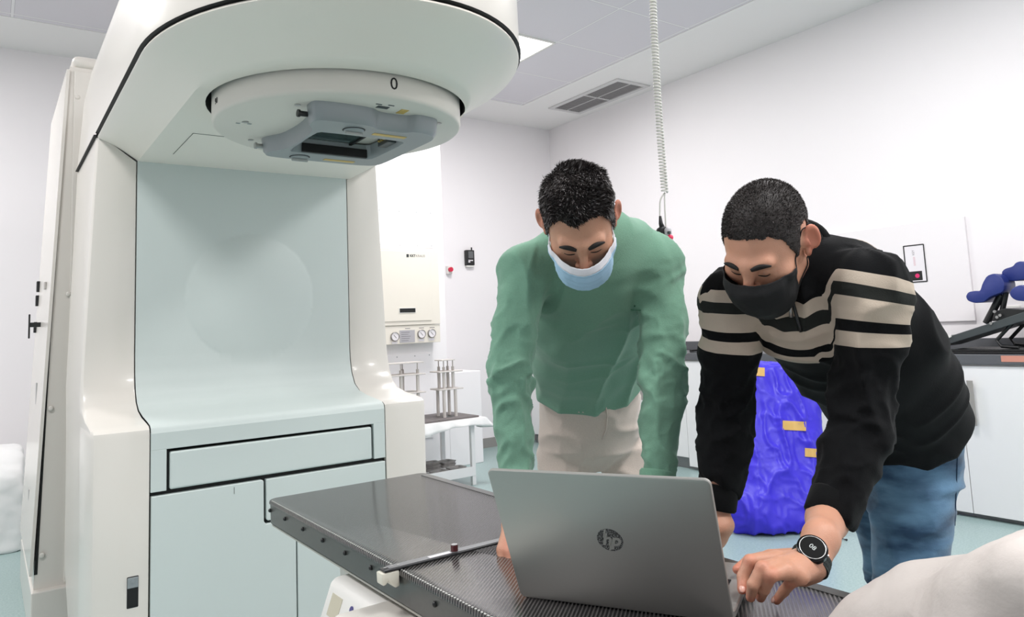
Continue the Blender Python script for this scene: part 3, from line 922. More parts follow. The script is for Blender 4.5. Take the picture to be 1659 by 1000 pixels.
# round logo: dark woven disc with pale slanted letters
lc = (.184, .134)
dm = mat('logo_disc', (84, 84, 84), .35, .4)
nt, bb = nodes_of(dm); tc = nt.nodes.new('ShaderNodeTexCoord'); vo = nt.nodes.new('ShaderNodeTexVoronoi'); vo.inputs['Scale'].default_value = 520
rp = nt.nodes.new('ShaderNodeValToRGB'); rp.color_ramp.elements[0].color = (*lin((190, 190, 190)), 1); rp.color_ramp.elements[0].position = .12
rp.color_ramp.elements[1].color = (*lin((62, 62, 62)), 1); rp.color_ramp.elements[1].position = .5
nt.links.new(tc.outputs['Object'], vo.inputs['Vector']); nt.links.new(vo.outputs['Distance'], rp.inputs['Fac']); nt.links.new(rp.outputs['Color'], bb.inputs['Base Color'])
MB().disc(ll(lc[0], lc[1], .0061), lnn, .0208, .0005, 40).build('logo_disc', dm, lid)
lg = MB(); tv, tf = text_verts('hp', .031, ll(lc[0] + .001, lc[1], .0067), E1, ldn, .0003, .92, .28, .0009); lg.add(tv, tf)
for (a0, b0, b1) in ((-.0100, .004, .0195), (.0030, -.0195, -.004)):
    s0 = lambda b_: a0 + b_ * .3 - .002
    q = []
    for c_ in (.0064, .0070):
        q += [ll(lc[0] + s0(b0), lc[1] + b0, c_), ll(lc[0] + s0(b0) + .0032, lc[1] + b0, c_), ll(lc[0] + s0(b1) + .0032, lc[1] + b1, c_), ll(lc[0] + s0(b1), lc[1] + b1, c_)]
    lg.add(q, [(0, 1, 2, 3), (4, 5, 6, 7), (0, 1, 5, 4), (1, 2, 6, 5), (2, 3, 7, 6), (3, 0, 4, 7)])
lg.build('logo_letters', ALU, lid)

# ------------------------------------------------------------------ grey padded cushion at the near end of the couch
LEA = mat('grey_leatherette', (204, 196, 191), .62, noise=.05, nscale=8, bump=.5, bscale=70, spec=.3)
pr = [('c', P(1700, 960, .80), P(1600, 1010, .92), .062, .070, .05), ('c', P(1600, 1010, .92), P(1500, 1010, .985), .070, .064, .05),
      ('c', P(1500, 1010, .985), P(1405, 1030, 1.03), .060, .050, .05), ('c', P(1640, 1060, .84), P(1480, 1090, .94), .075, .06, .05),
      ('c', P(1720, 925, .86), P(1640, 955, .86), .05, .04, .05), ('c', P(1405, 1030, 1.03), P(1340, 1050, 1.05), .050, .034, .05), ('cut', (0, 0, TZ + .001), (0, 0, -1), .006)]
V, Q = sculpt(pr, .008); V = relax(V, Q, 2); N_ = vnormals(V, Q)
d = vnoise(V * 9) * .012 + vnoise(V * np.array([30, 12, 20]) + 5) * .004 - np.abs(vnoise(V * 16 + 9)) ** .5 * .004
V = V + N_ * d[:, None]; V[:, 2] = np.maximum(V[:, 2], TZ + .001)
tag(obj('padded_cushion', V, Q, LEA, smooth=True), 'wrinkled grey leatherette cushion lying on the near end of the couch', 'cushion')

# ------------------------------------------------------------------ right wall: cabinets, counter and what stands there
units = [(.488, 1.044, 2), (1.600, 2.712, 2), (2.712, 3.824, 2), (3.824, 4.380, 1), (4.380, 5.492, 2), (5.492, 6.60, 2), (1.044, 1.600, 1), (-.6, .488, 2)]
names = ['white base cabinet near the camera, right of the man in jeans', 'white base cabinet with two doors and bar handles behind the man in jeans', 'white base cabinet behind the blue draped bundle',
         'narrow white base cabinet between the two men', 'white base cabinet directly behind the man in green', 'white base cabinet in the far corner of the room', 'narrow white base cabinet at the right edge of the picture', 'white base cabinet nearest the camera']
for (y0, y1, nd), nm in zip(units, names):
    t = thing('base_cabinet', (5.15, (y0 + y1) / 2, 0), nm, 'cabinet', 'base cabinets along the right wall')
    MB().box((4.922, y0 + .001, .10), (XR - .005, y1 - .001, .925)).build('body', WHITE, t)
    MB().box((4.95, y0 + .001, 0), (XR - .005, y1 - .001, .10)).build('kickboard', KICK, t)
    wd = (y1 - y0) / nd
    for k in range(nd):
        a, b_ = y0 + k * wd + .002, y0 + (k + 1) * wd - .002
        dd = MB().box((4.90, a, .03 if y0 < 4.3 else .10), (4.9215, b_, .915), .0015).build('door', WHITE, t)
        if nd == 1: hy = a + .05
        else: hy = b_ - .085 if k == 0 else a + .045
        if nm.startswith('narrow white base cabinet between'): continue
        hm = MB().box((4.868, hy, .56), (4.876, hy + .035, .83), .002).box((4.876, hy + .01, .58), (4.901, hy + .025, .60)).box((4.876, hy + .01, .79), (4.901, hy + .025, .81))
        hm.build('handle', mat('handle_grey', (176, 172, 168), .35, .5), dd)
t = tag(MB().box((4.885, -.7, .926), (XR - .002, YB - .002, .985), .004).build('worktop', CTOP), 'long dark grey laminate worktop along the right wall', 'worktop')
tag(MB().box((XR - .03, -.7, .9855), (XR - .0005, YB - .003, 1.062), .003).build('worktop_upstand', CTOP), 'dark grey upstand strip along the back of the worktop', 'upstand')
tag(MB().box((4.8835, 1.74, .944), (4.8855, 1.905, .980)).build('reminder_sticker', mat('sticker_salmon', (206, 142, 124), .6)), 'salmon sticker on the front edge of the grey worktop', 'sticker')
# a few grey trays on the worktop behind the striped sweater
t = thing('flat_tray', (5.1, 4.1, .985), 'flat dark tray lying on the worktop between the two men', 'tray')
MB().box((4.93, 3.85, .9855), (5.3, 4.32, .994), .002).build('base', DGREY, t); MB().box((4.93, 4.30, .994), (5.3, 4.32, 1.01)).build('rim', BLKP, t)

# wall access panel on right wall
tag(MB().box((XR - .022, 2.25, 1.178), (XR, 3.30, 1.895), .004).build('wall_panel', mat('panel_offwhite', (240, 236, 238), .5)), 'large off-white board fixed to the right wall behind the striped sweater', 'wall panel')
sg = thing('wall_notice', (XR - .03, 2.59, 1.6), 'small black-edged notice with a pink mark on the off-white wall board', 'notice')
yn0, yn1, zn0, zn1 = 2.535, 2.675, 1.467, 1.735
MB().box((XR - .025, yn0, zn0), (XR - .0225, yn1, zn1)).build('paper', PAPER, sg)
s = MB(); 
for q in (((yn0 - .004, zn0), (yn0 + .003, zn1)), ((yn1 - .004, zn0), (yn1 + .004, zn1)), ((yn0, zn1 - .006), (yn1, zn1 + .002)), ((yn0, zn0 - .002), (yn1, zn0 + .005))):
    s.box((XR - .0265, q[0][0], q[0][1]), (XR - .0248, q[1][0], q[1][1]))
s.build('black_border', BLACK, sg)
MB().box((XR - .0262, yn0 + .028, zn0 + .012), (XR - .0249, yn1 - .022, zn0 + .078)).build('photo_print', BLKP, sg)
MB().disc((XR - .0262, yn0 + .062, zn0 + .045), (-1, 0, 0), .016, .0006, 10).build('pink_mark', mat('pink', (222, 40, 110), .5), sg)
tv, tf = text_verts('KEY', .022, (XR - .0255, yn0 + .075, zn1 - .055), (0, 0, 1), (0, 1, 0), .0002); obj('letters', tv, tf, mat('faint_grey', (130, 126, 130), .6), sg)
MB().box((XR - .0256, yn0 + .066, zn1 - .15), (XR - .0249, yn0 + .080, zn1 - .085)).build('faint_print', mat('faint_pink', (226, 206, 212), .6), sg)
MB().box((XR - .008, 2.03, 1.17), (XR, 2.11, 1.25), .002)
tag(MB().box((XR - .010, 1.98, 1.19), (XR, 2.06, 1.27), .003).build('wall_socket', WPLA), 'white wall socket above the worktop behind the black positioning board', 'socket')

# breast board with blue cups, on the worktop
bbd = thing('positioning_board', (5.15, 1.95, .985), 'black inclined patient positioning board with blue cups on the grey worktop', 'positioning device')


def qx(u, v_, x):
    r = MM @ np.array([(u - PX) / FPX, (v_ - PY) / FPX, 1.0]); return EYE + r * x / r[0]


BX = 5.12


def yz(u, v_): p = qx(u, v_, BX); return (p[1], p[2])


MB().prism([yz(1530, 551), yz(1659, 509), yz(1700, 495), yz(1700, 511), yz(1659, 523), yz(1540, 560)], 0, 5.0, 5.26, .004).build('incline_board', DGREY, bbd)
MB().prism([yz(1530, 549), yz(1556, 541), yz(1556, 545), yz(1532, 553)], 0, 4.99, 5.27, .001).build('white_tip', WPLA, bbd)
MB().box((4.95, 1.2, .9855), (5.36, 2.30, 1.0), .004).box((4.96, 1.25, 1.0), (5.34, 2.22, 1.012), .003).build('base_plate', BLKP, bbd)
MB().prism([yz(1622, 504), yz(1640, 499), yz(1680, 502), yz(1680, 512), yz(1618, 520)], 0, 5.02, 5.24, .004).build('upper_plate', BLKP, bbd)
a = qx(1653, 520, BX); b_ = qx(1625, 550, BX); c = qx(1633, 560, BX); d_ = qx(1662, 570, BX)
for xx in (5.03, 5.23):
    MB().tube([(xx, a[1], a[2]), (xx, b_[1], b_[2]), (xx, c[1], c[2] - .0), (xx, d_[1], max(1.02, d_[2]))], .011, 8).build('support_leg', BLKP, bbd)
CUPS = [((1574, 480), (1578, 473), (1590, 471), (1597, 472), (1601, 459), (1608, 447), (1620, 443), (1631, 447), (1637, 460), (1635, 473), (1624, 477), (1613, 481), (1603, 490), (1588, 491), (1577, 487)),
        ((1631, 442), (1636, 436), (1650, 432), (1654, 426), (1664, 423), (1678, 430), (1684, 446), (1672, 453), (1650, 456), (1637, 454)),
        ((1644, 475), (1650, 466), (1664, 461), (1680, 468), (1684, 480), (1672, 488), (1656, 487), (1648, 482))]
for k, (cp_, xx) in enumerate(zip(CUPS, (5.12, 5.20, 5.06))):
    poly = []
    for (u, v_) in cp_: q_ = qx(u, v_, xx); poly.append((q_[1], q_[2]))
    poly = smooth_poly(poly, 1)
    m_ = MB().prism(poly, 0, xx - .085, xx + .085, .009)
    cup = m_.build('blue_cup', BLUEC, bbd, autosmooth=50)
    if k == 0: p0 = qx(1622, 478, xx); p1 = qx(1598, 524, xx)
    elif k == 1: p0 = qx(1672, 446, xx); p1 = qx(1668, 505, xx)
    else: p0 = qx(1668, 482, xx); p1 = qx(1666, 508, xx)
    m_ = MB().tube([p0, p1], .022, 12)
    if k == 0: m_.tube([qx(1630, 474, xx), qx(1622, 512, xx)], .016, 10)
    m_.build('cup_post', BLKP, bbd)
for (u, v_) in ((1606, 524), (1616, 514), (1621, 511), (1612, 505)): MB().disc(qx(u, v_, 5.0), (-1, 0, 0), .009, .01, 8).build('clamp_screw', STEEL, bbd)

# ------------------------------------------------------------------ blue plastic draped bundle
BLUEP = mat('blue_plastic', (60, 48, 208), .42, noise=.12, nscale=6, bump=.2, bscale=90, spec=.4)
g0 = P(1268, 840, 4.40); gx = RT * 1.0; gx[2] = 0; gx = unit(gx)
top_c = P(1262, 592, 4.85)
pr = [('c', g0 + [0, 0, .02] - gx * .16, top_c - gx * .12 - [0, 0, .10], .15, .13, .08), ('c', g0 + [0, 0, .02] + gx * .12, top_c + gx * .14 - [0, 0, .12], .15, .13, .08), ('c', g0 - gx * .05, top_c + gx * .02 - [0, 0, .09], .15, .13, .08),
      ('c', g0 + gx * .10 + [0, 0, -.02], g0 - gx * .25 + [0, 0, .05], .13, .10, .05), ('cut', (0, 0, .004), (0, 0, -1), .002), ('cut', (4.89, 0, 0), (1, 0, 0), .004)]
V, Q = sculpt(pr, .012); V = relax(V, Q, 1); N_ = vnormals(V, Q)
loc = np.stack([V @ gx, V[:, 2], V @ np.array([gx[1], -gx[0], 0])], 1)
rid = lambda s_, o_, e=.6: (1 - np.abs(vnoise(loc * s_ + o_))) ** 4
dd = rid(np.array([7, 3, 5]), 1) * .030 + rid(np.array([14, 7, 9]), 3) * .016 + rid(np.array([26, 22, 20]), 8) * .006 + vnoise(loc * 4) * .02
V = V + N_ * (dd - .02)[:, None]; V[:, 2] = np.maximum(V[:, 2], .003); V[:, 0] = np.minimum(V[:, 0], 4.893)
bag = tag(obj('draped_bundle', V, Q, BLUEP, smooth=True), 'crumpled royal blue plastic sheet with tan tape covering a bundle on the floor', 'covered bundle')
from mathutils.bvhtree import BVHTree
bvh = BVHTree.FromPolygons([tuple(x) for x in V], [tuple(map(int, q)) for q in Q])
TAN = mat('tan_tape', (206, 168, 96), .6)
for (u, v_, wpx, hpx) in ((1224, 602, 30, 14), (1287, 690, 38, 15), (1318, 734, 28, 14)):
    gv = []; nx_, ny_ = 8, 4; ok = True
    for j in range(ny_ + 1):
        for i in range(nx_ + 1):
            uu = u + (i / nx_ - .5) * wpx; vv = v_ + (j / ny_ - .5) * hpx + (i / nx_ - .5) * 2
            d_ = MM @ np.array([(uu - PX) / FPX, (vv - PY) / FPX, 1.0]); h_ = bvh.ray_cast(Vector(EYE), Vector(d_).normalized())
            if h_[0] is None: ok = False; break
            gv.append(np.array(h_[0]) - np.array(Vector(d_).normalized()) * .006)
        if not ok: break
    if ok:
        gf = [(j * (nx_ + 1) + i, j * (nx_ + 1) + i + 1, (j + 1) * (nx_ + 1) + i + 1, (j + 1) * (nx_ + 1) + i) for j in range(ny_) for i in range(nx_)]
        obj('tape', gv, gf, TAN, bag, smooth=True)

# beige braided strip on the floor behind the man in green
tag(MB().tube([(4.86 - .02 * k, 6.35 - .1 * k, .016) for k in range(6)], .014, 8).build('floor_rope', mat('rope_beige', (206, 198, 186), .8, noise=.5, nscale=60)), 'beige rope lying on the floor behind the man in green', 'rope')
# cable on the floor
tag(MB().tube([P(1340, 868, 3.9) * np.array([1, 1, 0]) + [0, 0, .006], PZ(1362, 872, .006), PZ(1372, 875, .006)], .006, 8).build('floor_cable', BLKP), 'short black cable end on the floor under the man in jeans', 'cable')

# ------------------------------------------------------------------ back wall: chiller cabinet, gauges, plates, remote, stop button
for z0, z1, x0, x1, lab in ((2.045, 2.40, 2.2, 3.42, 'white screwed access plate on the wall above the cream cabinet'), (.30, 1.068, 2.2, 3.36, 'white screwed access plate on the wall behind the trolley')):
    t = thing('access_plate', ((x0 + x1) / 2, 6.045, z0), lab, 'access plate')
    MB().box((x0, 6.043, z0), (x1, 6.0495, z1), .0015).build('plate', WALL2, t)
    for x in (x1 - .02, x1 - .17, x1 - .35, x1 - .55):
        for z in (z0 + .02, z1 - .02): MB().disc((x, 6.043, z), (0, -1, 0), .005, .002, 8).build('screw', GREYM, t)
ch = thing('chiller_cabinet', (3.1, 5.97, 1.33), 'cream wall cabinet with a dark slot handle above three round gauges', 'wall cabinet')
MB().box((2.30, 5.90, 1.328), (3.388, 6.048, 2.018), .006).build('body', CREAM, ch)
dch = MB().box((2.34, 5.892, 1.365), (3.295, 5.8995, 1.993), .003).build('door', CREAM, ch)
MB().box((2.965, 5.888, 1.436), (3.132, 5.8925, 1.484)).build('slot_surround', WPLA, dch)
MB().box((2.972, 5.886, 1.442), (3.127, 5.8895, 1.478)).build('slot_handle', BLACK, dch)
tv, tf = text_verts('KRAUS', .030, (3.197, 5.8912, 1.951), (1, 0, 0), (0, 0, 1), .0004, 1.0); obj('letters', tv, tf, mat('letter_grey', (150, 146, 144), .5), dch)
tv, tf = text_verts('KKT', .030, (3.118, 5.8912, 1.951), (1, 0, 0), (0, 0, 1), .0004, 1.0, 0, .0012); obj('letters', tv, tf, DGREY, dch)
MB().box((3.055, 5.8905, 1.938), (3.078, 5.892, 1.965), .003).build('logo', DGREY, dch)
gp = thing('gauge_panel', (3.1, 5.98, 1.17), 'cream strip with three round pressure gauges and a grey data plate', 'gauge panel')
MB().box((2.30, 5.91, 1.165), (3.388, 6.048, 1.326), .003).build('housing', CREAM, gp)
for (x, z) in ((2.925, 1.233), (3.190, 1.245), (3.295, 1.247)):
    fixn(MB().lathe([(.040, 0), (.040, -.016), (.036, -.020), (.034, -.014), (0, -.014)], (x, 5.91, z), 28, 1).build('gauge', mat('gauge_ring', (150, 147, 146), .3, .5), gp, autosmooth=40))
    gg = gp.children[-1]
    MB().disc((x, 5.8965, z), (0, -1, 0), .034, .001, 24).build('dial', PAPER, gg)
    MB().tube([(x - .014, 5.8945, z + .016), (x + .012, 5.8945, z - .014)], .0015, 6).build('needle', BLKP, gg)
    MB().box((x - .028, 5.908, z - .064), (x + .028, 5.9105, z - .044)).build('caption_plate', PAPER, gg)
dp = MB().box((2.975, 5.907, 1.176), (3.125, 5.9105, 1.285)).build('data_plate', mat('plate_silver', (186, 184, 188), .4, .3), gp)
s = MB()
for k in range(5): s.box((2.99, 5.9062, 1.192 + k * .018), (3.06 + .012 * (k % 3), 5.9072, 1.196 + k * .018))
s.build('fine_print', mat('print_grey', (120, 118, 122), .5), dp)
s = MB()
for x in (3.03, 3.17, 3.28): s.box((x, 5.9088, 1.297), (x + .05, 5.9102, 1.302))
s.build('fine_print', mat('print_grey', (120, 118, 122), .5), gp)
rm = thing('wall_remote', (4.25, 6.72, 1.94), 'black handheld remote in a holder on the white back wall', 'remote control')
MB().box((4.19, 6.69, 1.955), (4.295, 6.739, 2.120), .008, 3).build('casing', BLKP, rm, autosmooth=40)
MB().box((4.215, 6.686, 2.03), (4.275, 6.6915, 2.105), .002).build('display', mat('lcd_grey', (96, 98, 100), .3), rm)
MB().tube([(4.268, 6.705, 2.12), (4.268, 6.705, 2.150)], .008, 10).build('aerial', BLKP, rm)
s = MB()
for k in range(3): s.box((4.215 + .02 * k, 6.687, 2.000), (4.230 + .02 * k, 6.6915, 2.012))
s.box((4.212, 6.687, 1.984), (4.235, 6.6915, 1.996)); s.build('button', PAPER, rm)
MB().box((4.20, 6.70, 1.935), (4.29, 6.739, 1.954), .003).build('holder', WPLA, rm)
eb = thing('stop_button', (3.99, 6.72, 1.9), 'red mushroom stop button on the back wall beside the bay', 'stop button')
MB().box((3.955, 6.70, 1.860), (4.015, 6.7395, 1.945), .004).build('housing', WPLA, eb)
MB().disc((3.985, 6.70, 1.905), (0, -1, 0), .024, .03, 18).build('push_cap', mat('red_button', (206, 30, 66), .35), eb)

# ------------------------------------------------------------------ trolley with towers and alloy trays
TB = .535
tr = thing('trolley', (3.0, 5.5, 0), 'low white trolley against the bay with a lower shelf and thin legs', 'trolley')
MB().box((2.5, 5.24, TB - .035), (3.33, 5.78, TB), .004).build('top', WHITE, tr)
for (x, y) in ((3.27, 5.25), (3.27, 5.74), (2.5, 5.25), (2.5, 5.74)):
    MB().box((x, y, 0), (x + .035, y + .035, TB - .035), .003).build('leg', WHITE, tr)
MB().box((2.5, 5.25, .10), (3.30, 5.775, .125), .003).box((2.5, 5.245, .075), (3.30, 5.262, .15), .003).build('shelf', WHITE, tr)
v = []; nx_, ny_ = 40, 6
per = []
x0, x1, y0, y1 = 2.45, 3.40, 5.20, 5.80
for k in range(120):
    t_ = k / 120 * 4; s_ = int(t_); q = t_ - s_
    per.append([(x0 + (x1 - x0) * q, y0), (x1, y0 + (y1 - y0) * q), (x1 - (x1 - x0) * q, y1), (x0, y1 - (y1 - y0) * q)][s_])
v = [(x, y, TB + .003) for x, y in per]
for j, dz in enumerate((.012, .03, .05, .07)):
    for k, (x, y) in enumerate(per):
        wv = math.sin(k * .9 + 1) * .006 * (j + 1) + math.sin(k * .33) * .012 * (j + 1)
        cxn, cyn = x - 2.925, y - 5.5; drop = dz * (1 + .35 * math.sin(k * .21))
        v.append((x + np.sign(cxn) * abs(wv) * (abs(cxn) > .46), y + np.sign(cyn) * abs(wv) * .8, TB + .003 - drop))
n = 120; f = [tuple(range(n))] + [(j * n + k, j * n + (k + 1) % n, (j + 1) * n + (k + 1) % n, (j + 1) * n + k) for j in range(4) for k in range(n)]
cl = obj('tray_cloth', v, f, CLOTHW, smooth=False, autosmooth=50)
sm = cl.modifiers.new('solid', 'SOLIDIFY'); sm.thickness = .002; sm.offset = 1
tag(cl, 'white cloth over the trolley top hanging over its edges', 'cloth')
tag(MB().box((2.98, 5.26, TB + .0055), (3.36, 5.72, TB + .018), .002).build('mounting_slab', mat('slab_grey', (112, 106, 106), .6, noise=.1)), 'dark grey slab on the trolley under the narrow tower', 'slab')
tag(MB().box((2.46, 5.26, TB + .0055), (2.975, 5.72, TB + .018), .002).build('mounting_slab', mat('slab_grey', (112, 106, 106), .6)), 'dark grey slab on the trolley under the wide tower, beside the machine', 'slab')
TWR = mat('tower_white', (214, 208, 204), .5); TWG = mat('tower_grey', (176, 170, 166), .5, .1)


def tower(cx, cy, hw, hd, lab, posts):
    zb = TB + .0185
    t = thing('calibration_tower', (cx, cy, zb), lab, 'phantom tower', 'plate towers on the trolley')
    h1, h2, h3 = .775, .92, 1.015
    for z, k in ((h1, 1.0), (h2, 1.0)):
        MB().prism([(cx - hw * k, cy - hd), (cx + hw * k, cy - hd), (cx + hw * k * .93, cy + hd), (cx - hw * k * .93, cy + hd)], 2, z, z + .011, .003).build('plate', TWR, t)
    MB().box((cx - hw * .62 if hw < .15 else cx - hw, cy - hd * .7, h3), (cx + hw * .5 if hw < .15 else cx + hw, cy + hd * .7, h3 + .010), .002).build('top_plate', TWR, t)
    for (px_, py_) in posts:
        MB().tube([(px_, py_, zb), (px_, py_, h1)], .014, 10).build('post', TWR, t, autosmooth=50)
        q = .8 if hw < .15 else 1
        X_, Y_ = cx + (px_ - cx) * q, cy + (py_ - cy) * q
        MB().tube([(X_, Y_, h1 + .011), (X_, Y_, h2)], .014, 10).build('post', TWR, t, autosmooth=50)
        MB().tube([(X_, Y_, h2 + .011), (X_, Y_, h2 + .045)], .012, 10).tube([(X_, Y_, h2 + .045), (X_, Y_, h3)], .005, 8).build('spacer_rod', TWG, t, autosmooth=50)
    return t


tower(3.165, 5.45, .115, .09, 'narrow white tower of stacked plates and rods on the trolley, right of the wide one', [(3.10, 5.38), (3.21, 5.38), (3.12, 5.52), (3.23, 5.52)])
tag(MB().disc((3.15, 5.42, TB + .0182), (0, 0, 1), .05, .002, 24).build('base_disc', DGREY), 'dark round disc on the slab at the foot of the narrow tower', 'disc')
tower(2.72, 5.45, .20, .10, 'wide white tower of stacked plates and rods on the trolley, beside the machine', [(2.58, 5.38), (2.71, 5.38), (2.86, 5.38), (2.62, 5.53), (2.80, 5.53)])
# alloy trays on shelf
random.seed(3)
spots = [(2.84, 5.42, k) for k in range(6)] + [(3.02, 5.50, k) for k in range(3)] + [(3.18, 5.36, 0), (3.20, 5.56, 0), (3.20, 5.56, 1), (3.0, 5.33, 0)]
seen = {}
for (x, y, k) in spots:
    ang = random.uniform(-.3, .3); w_, d_ = random.uniform(.070, .078), random.uniform(.055, .062); z = .1255 + k * .0225
    b = bmesh.new()
    Lr = []
    for zz, s_ in ((0, .86), (.021, 1.0), (.021, .72), (.006, .62)):
        ring = []
        for (a, c) in rrect(-w_ * s_, -d_ * s_, w_ * s_, d_ * s_, .018, 3):
            ring.append(b.verts.new((x + a * math.cos(ang) - c * math.sin(ang), y + a * math.sin(ang) + c * math.cos(ang), z + zz)))
        Lr.append(ring)
    for i in range(3):
        for q in range(len(ring)): b.faces.new((Lr[i][q], Lr[i][(q + 1) % len(ring)], Lr[i + 1][(q + 1) % len(ring)], Lr[i + 1][q]))
    b.faces.new(Lr[0]); b.faces.new(Lr[3]); bmesh.ops.recalc_face_normals(b, faces=b.faces)
    pos = {(2.84, 5.42): 'tall stack', (3.02, 5.50): 'middle stack', (3.18, 5.36): 'front right', (3.20, 5.56): 'low right stack', (3.0, 5.33): 'front middle'}[(x, y)]
    lv = ['lowest', 'second', 'third', 'fourth', 'fifth', 'topmost'][k]
    tag(MB().bm(b).build('alloy_tray', LEAD, autosmooth=50), f'grey cast alloy tray on the trolley shelf, {lv} of the {pos}' if 'stack' in pos else f'single grey cast alloy tray at the {pos} of the trolley shelf', 'metal tray', 'alloy trays on the trolley shelf')

# ------------------------------------------------------------------ coiled cable with hand pendant
cc = thing('coiled_cable', P(1058, 0, 2.6) * np.array([1, 1, 0]) + [0, 0, CEIL], 'white coiled cable hanging from the ceiling, ending in a hand control', 'cable')
pth = [P(1056, -420, 2.6), P(1057, -200, 2.6), P(1058, 0, 2.6), P(1063, 110, 2.6), P(1069, 210, 2.6), P(1077, 312, 2.6)]
t0 = np.array([pth[0][0] - .01, pth[0][1], CEIL])
pts = []; turns = 0


def cat(path, m):
    out = []; path = [np.array(p, float) for p in path]
    for i in range(len(path) - 1):
        p0, p1, p2, p3 = path[max(i - 1, 0)], path[i], path[i + 1], path[min(i + 2, len(path) - 1)]
        for j in range(m):
            t_ = j / m; out.append(.5 * ((2 * p1) + (-p0 + p2) * t_ + (2 * p0 - 5 * p1 + 4 * p2 - p3) * t_ ** 2 + (-p0 + 3 * p1 - 3 * p2 + p3) * t_ ** 3))
    out.append(path[-1]); return out


core = cat([t0] + pth, 60); cl_ = 0; hel = []
lens = [0]
for i in range(1, len(core)): lens.append(lens[-1] + np.linalg.norm(core[i] - core[i - 1]))
tot = lens[-1]; pitch = .0112; ns = int(tot / pitch * 10)
for i in range(ns):
    s_ = i / ns * tot; k = min(len(core) - 2, int(np.searchsorted(lens, s_)) - 1 if s_ > 0 else 0); k = max(k, 0)
    fr = (s_ - lens[k]) / (lens[k + 1] - lens[k] + 1e-9); p = core[k] + fr * (core[k + 1] - core[k]); a = 2 * math.pi * s_ / pitch
    hel.append(p + np.array([math.cos(a), math.sin(a), 0]) * .0105)
MB().tube(hel, .0036, 5).build('coil', mat('cable_white', (222, 220, 214), .4), cc, smooth=True)
e0 = pth[-1]
MB().tube(cat([e0, P(1070, 325, 2.6), P(1069, 352, 2.6)], 8), .0028, 8).tube(cat([e0, P(1077, 330, 2.6), P(1079, 372, 2.6)], 8), .0028, 8).build('lead', mat('cable_white', (222, 220, 214), .4), cc, smooth=True)
MB().tube([P(1069.5, 350, 2.6), P(1070.5, 362, 2.6), P(1073, 369, 2.6)], [.0045, .0075, .010], 10).build('plug', BLKP, cc, smooth=True)
hp_ = thing('hand_control', P(1078, 400, 2.6), 'black and grey hand control hanging behind the shoulder of the man in green', 'hand control')
p0, p1 = P(1073, 376, 2.6), P(1082, 430, 2.62)
pr = [('c', p0, p1, .022, .022, .01), ('cut', P(1079, 372, 2.585), -FW, .004), ('cut', P(1079, 372, 2.62), FW, .004)]
V, Q = sculpt(pr, .003); obj('casing', V, Q, BLKP, hp_, smooth=True)
V, Q = sculpt([('c', P(1082, 374, 2.585), P(1090, 430, 2.60), .013, .014, .01)], .0025); obj('front_shell', V, Q, mat('remote_grey', (196, 194, 198), .4), hp_, smooth=True)
MB().sphere(P(1086, 385, 2.572), .011, 12).build('red_button', mat('pink_button', (232, 60, 96), .4), hp_, smooth=True)
MB().box(P(1084, 377, 2.572) - .005, P(1084, 377, 2.572) + .005, .002).build('grey_button', DGREY, hp_)
# ------------------------------------------------------------------ people
def mesh_obj(name, V, Q, m, parent, smooth=True):
    return obj(name, V, Q, m, parent, smooth)


def camdir(r, u, t):                      # right, up, towards the camera
    return RT * r - DN * u - FW * t


def head_frame(yaw, pitch, roll):
    y, p, r = map(math.radians, (yaw, pitch, roll))
    f = np.array([math.sin(y) * math.cos(p), -math.sin(p), math.cos(y) * math.cos(p)])
    lft = np.array([math.cos(y), 0, -math.sin(y)]); up = np.cross(f, lft)
    l2 = math.cos(r) * lft + math.sin(r) * up; u2 = -math.sin(r) * lft + math.cos(r) * up
    W = lambda q: unit(camdir(*q))
    return np.stack([W(l2), -W(f), W(u2)], 1)     # columns: head left, head back, head up


def head_prims(brow=1.0):
    P_ = [('e', (0, .012, .022), (.0755, .097, .086), .01), ('e', (0, -.030, -.015), (.066, .068, .080), .02),
          ('e', (0, -.042, -.075), (.050, .048, .048), .03), ('e', (0, -.082, -.108), (.021, .017, .016), .025),
          ('c', (-.056, -.002, -.066), (-.016, -.084, -.110), .016, .014, .03), ('c', (.056, -.002, -.066), (.016, -.084, -.110), .016, .014, .03),
          ('e', (-.046, -.064, -.034), (.022, .020, .018), .025), ('e', (.046, -.064, -.034), (.022, .020, .018), .025),
          ('c', (-.040, -.088, .010), (-.008, -.098, .006), .009, .009, .02), ('c', (.040, -.088, .010), (.008, -.098, .006), .009, .009, .02),
          ('-e', (-.031, -.116, -.009), (.017, .020, .012), .012), ('-e', (.031, -.116, -.009), (.017, .020, .012), .012),
          ('e', (-.031, -.081, -.010), (.0145, .0145, .0125), .004), ('e', (.031, -.081, -.010), (.0145, .0145, .0125), .004),
          ('c', (0, -.096, .004), (0, -.118, -.036), .0075, .0105, .014), ('e', (-.012, -.106, -.042), (.008, .009, .007), .006), ('e', (.012, -.106, -.042), (.008, .009, .007), .006),
          ('e', (0, -.094, -.068), (.022, .010, .009), .012), ('e', (0, -.092, -.080), (.018, .010, .007), .008)]
    return P_


def ear_prims():
    out = []
    for s in (-1, 1):
        n = unit((s * .80, -.52, 0)); t = unit((s * .52, .80, .12)); b_ = np.cross(n, t)
        R = np.stack([n, t, b_], 1)
        c = np.array([s * .087, .018, -.008])
        out += [('c', (s * .072, .006, -.010), (s * .080, .014, -.010), .014, .012, .01), ('e', c, (.0058, .0185, .031), .006, R),
                ('-e', c + n * .0055 - t * .002 + b_ * 0, (.005, .0105, .021), .003, R), ('e', (s * .0775, .005, -.036), (.006, .009, .011), .006)]
    return out


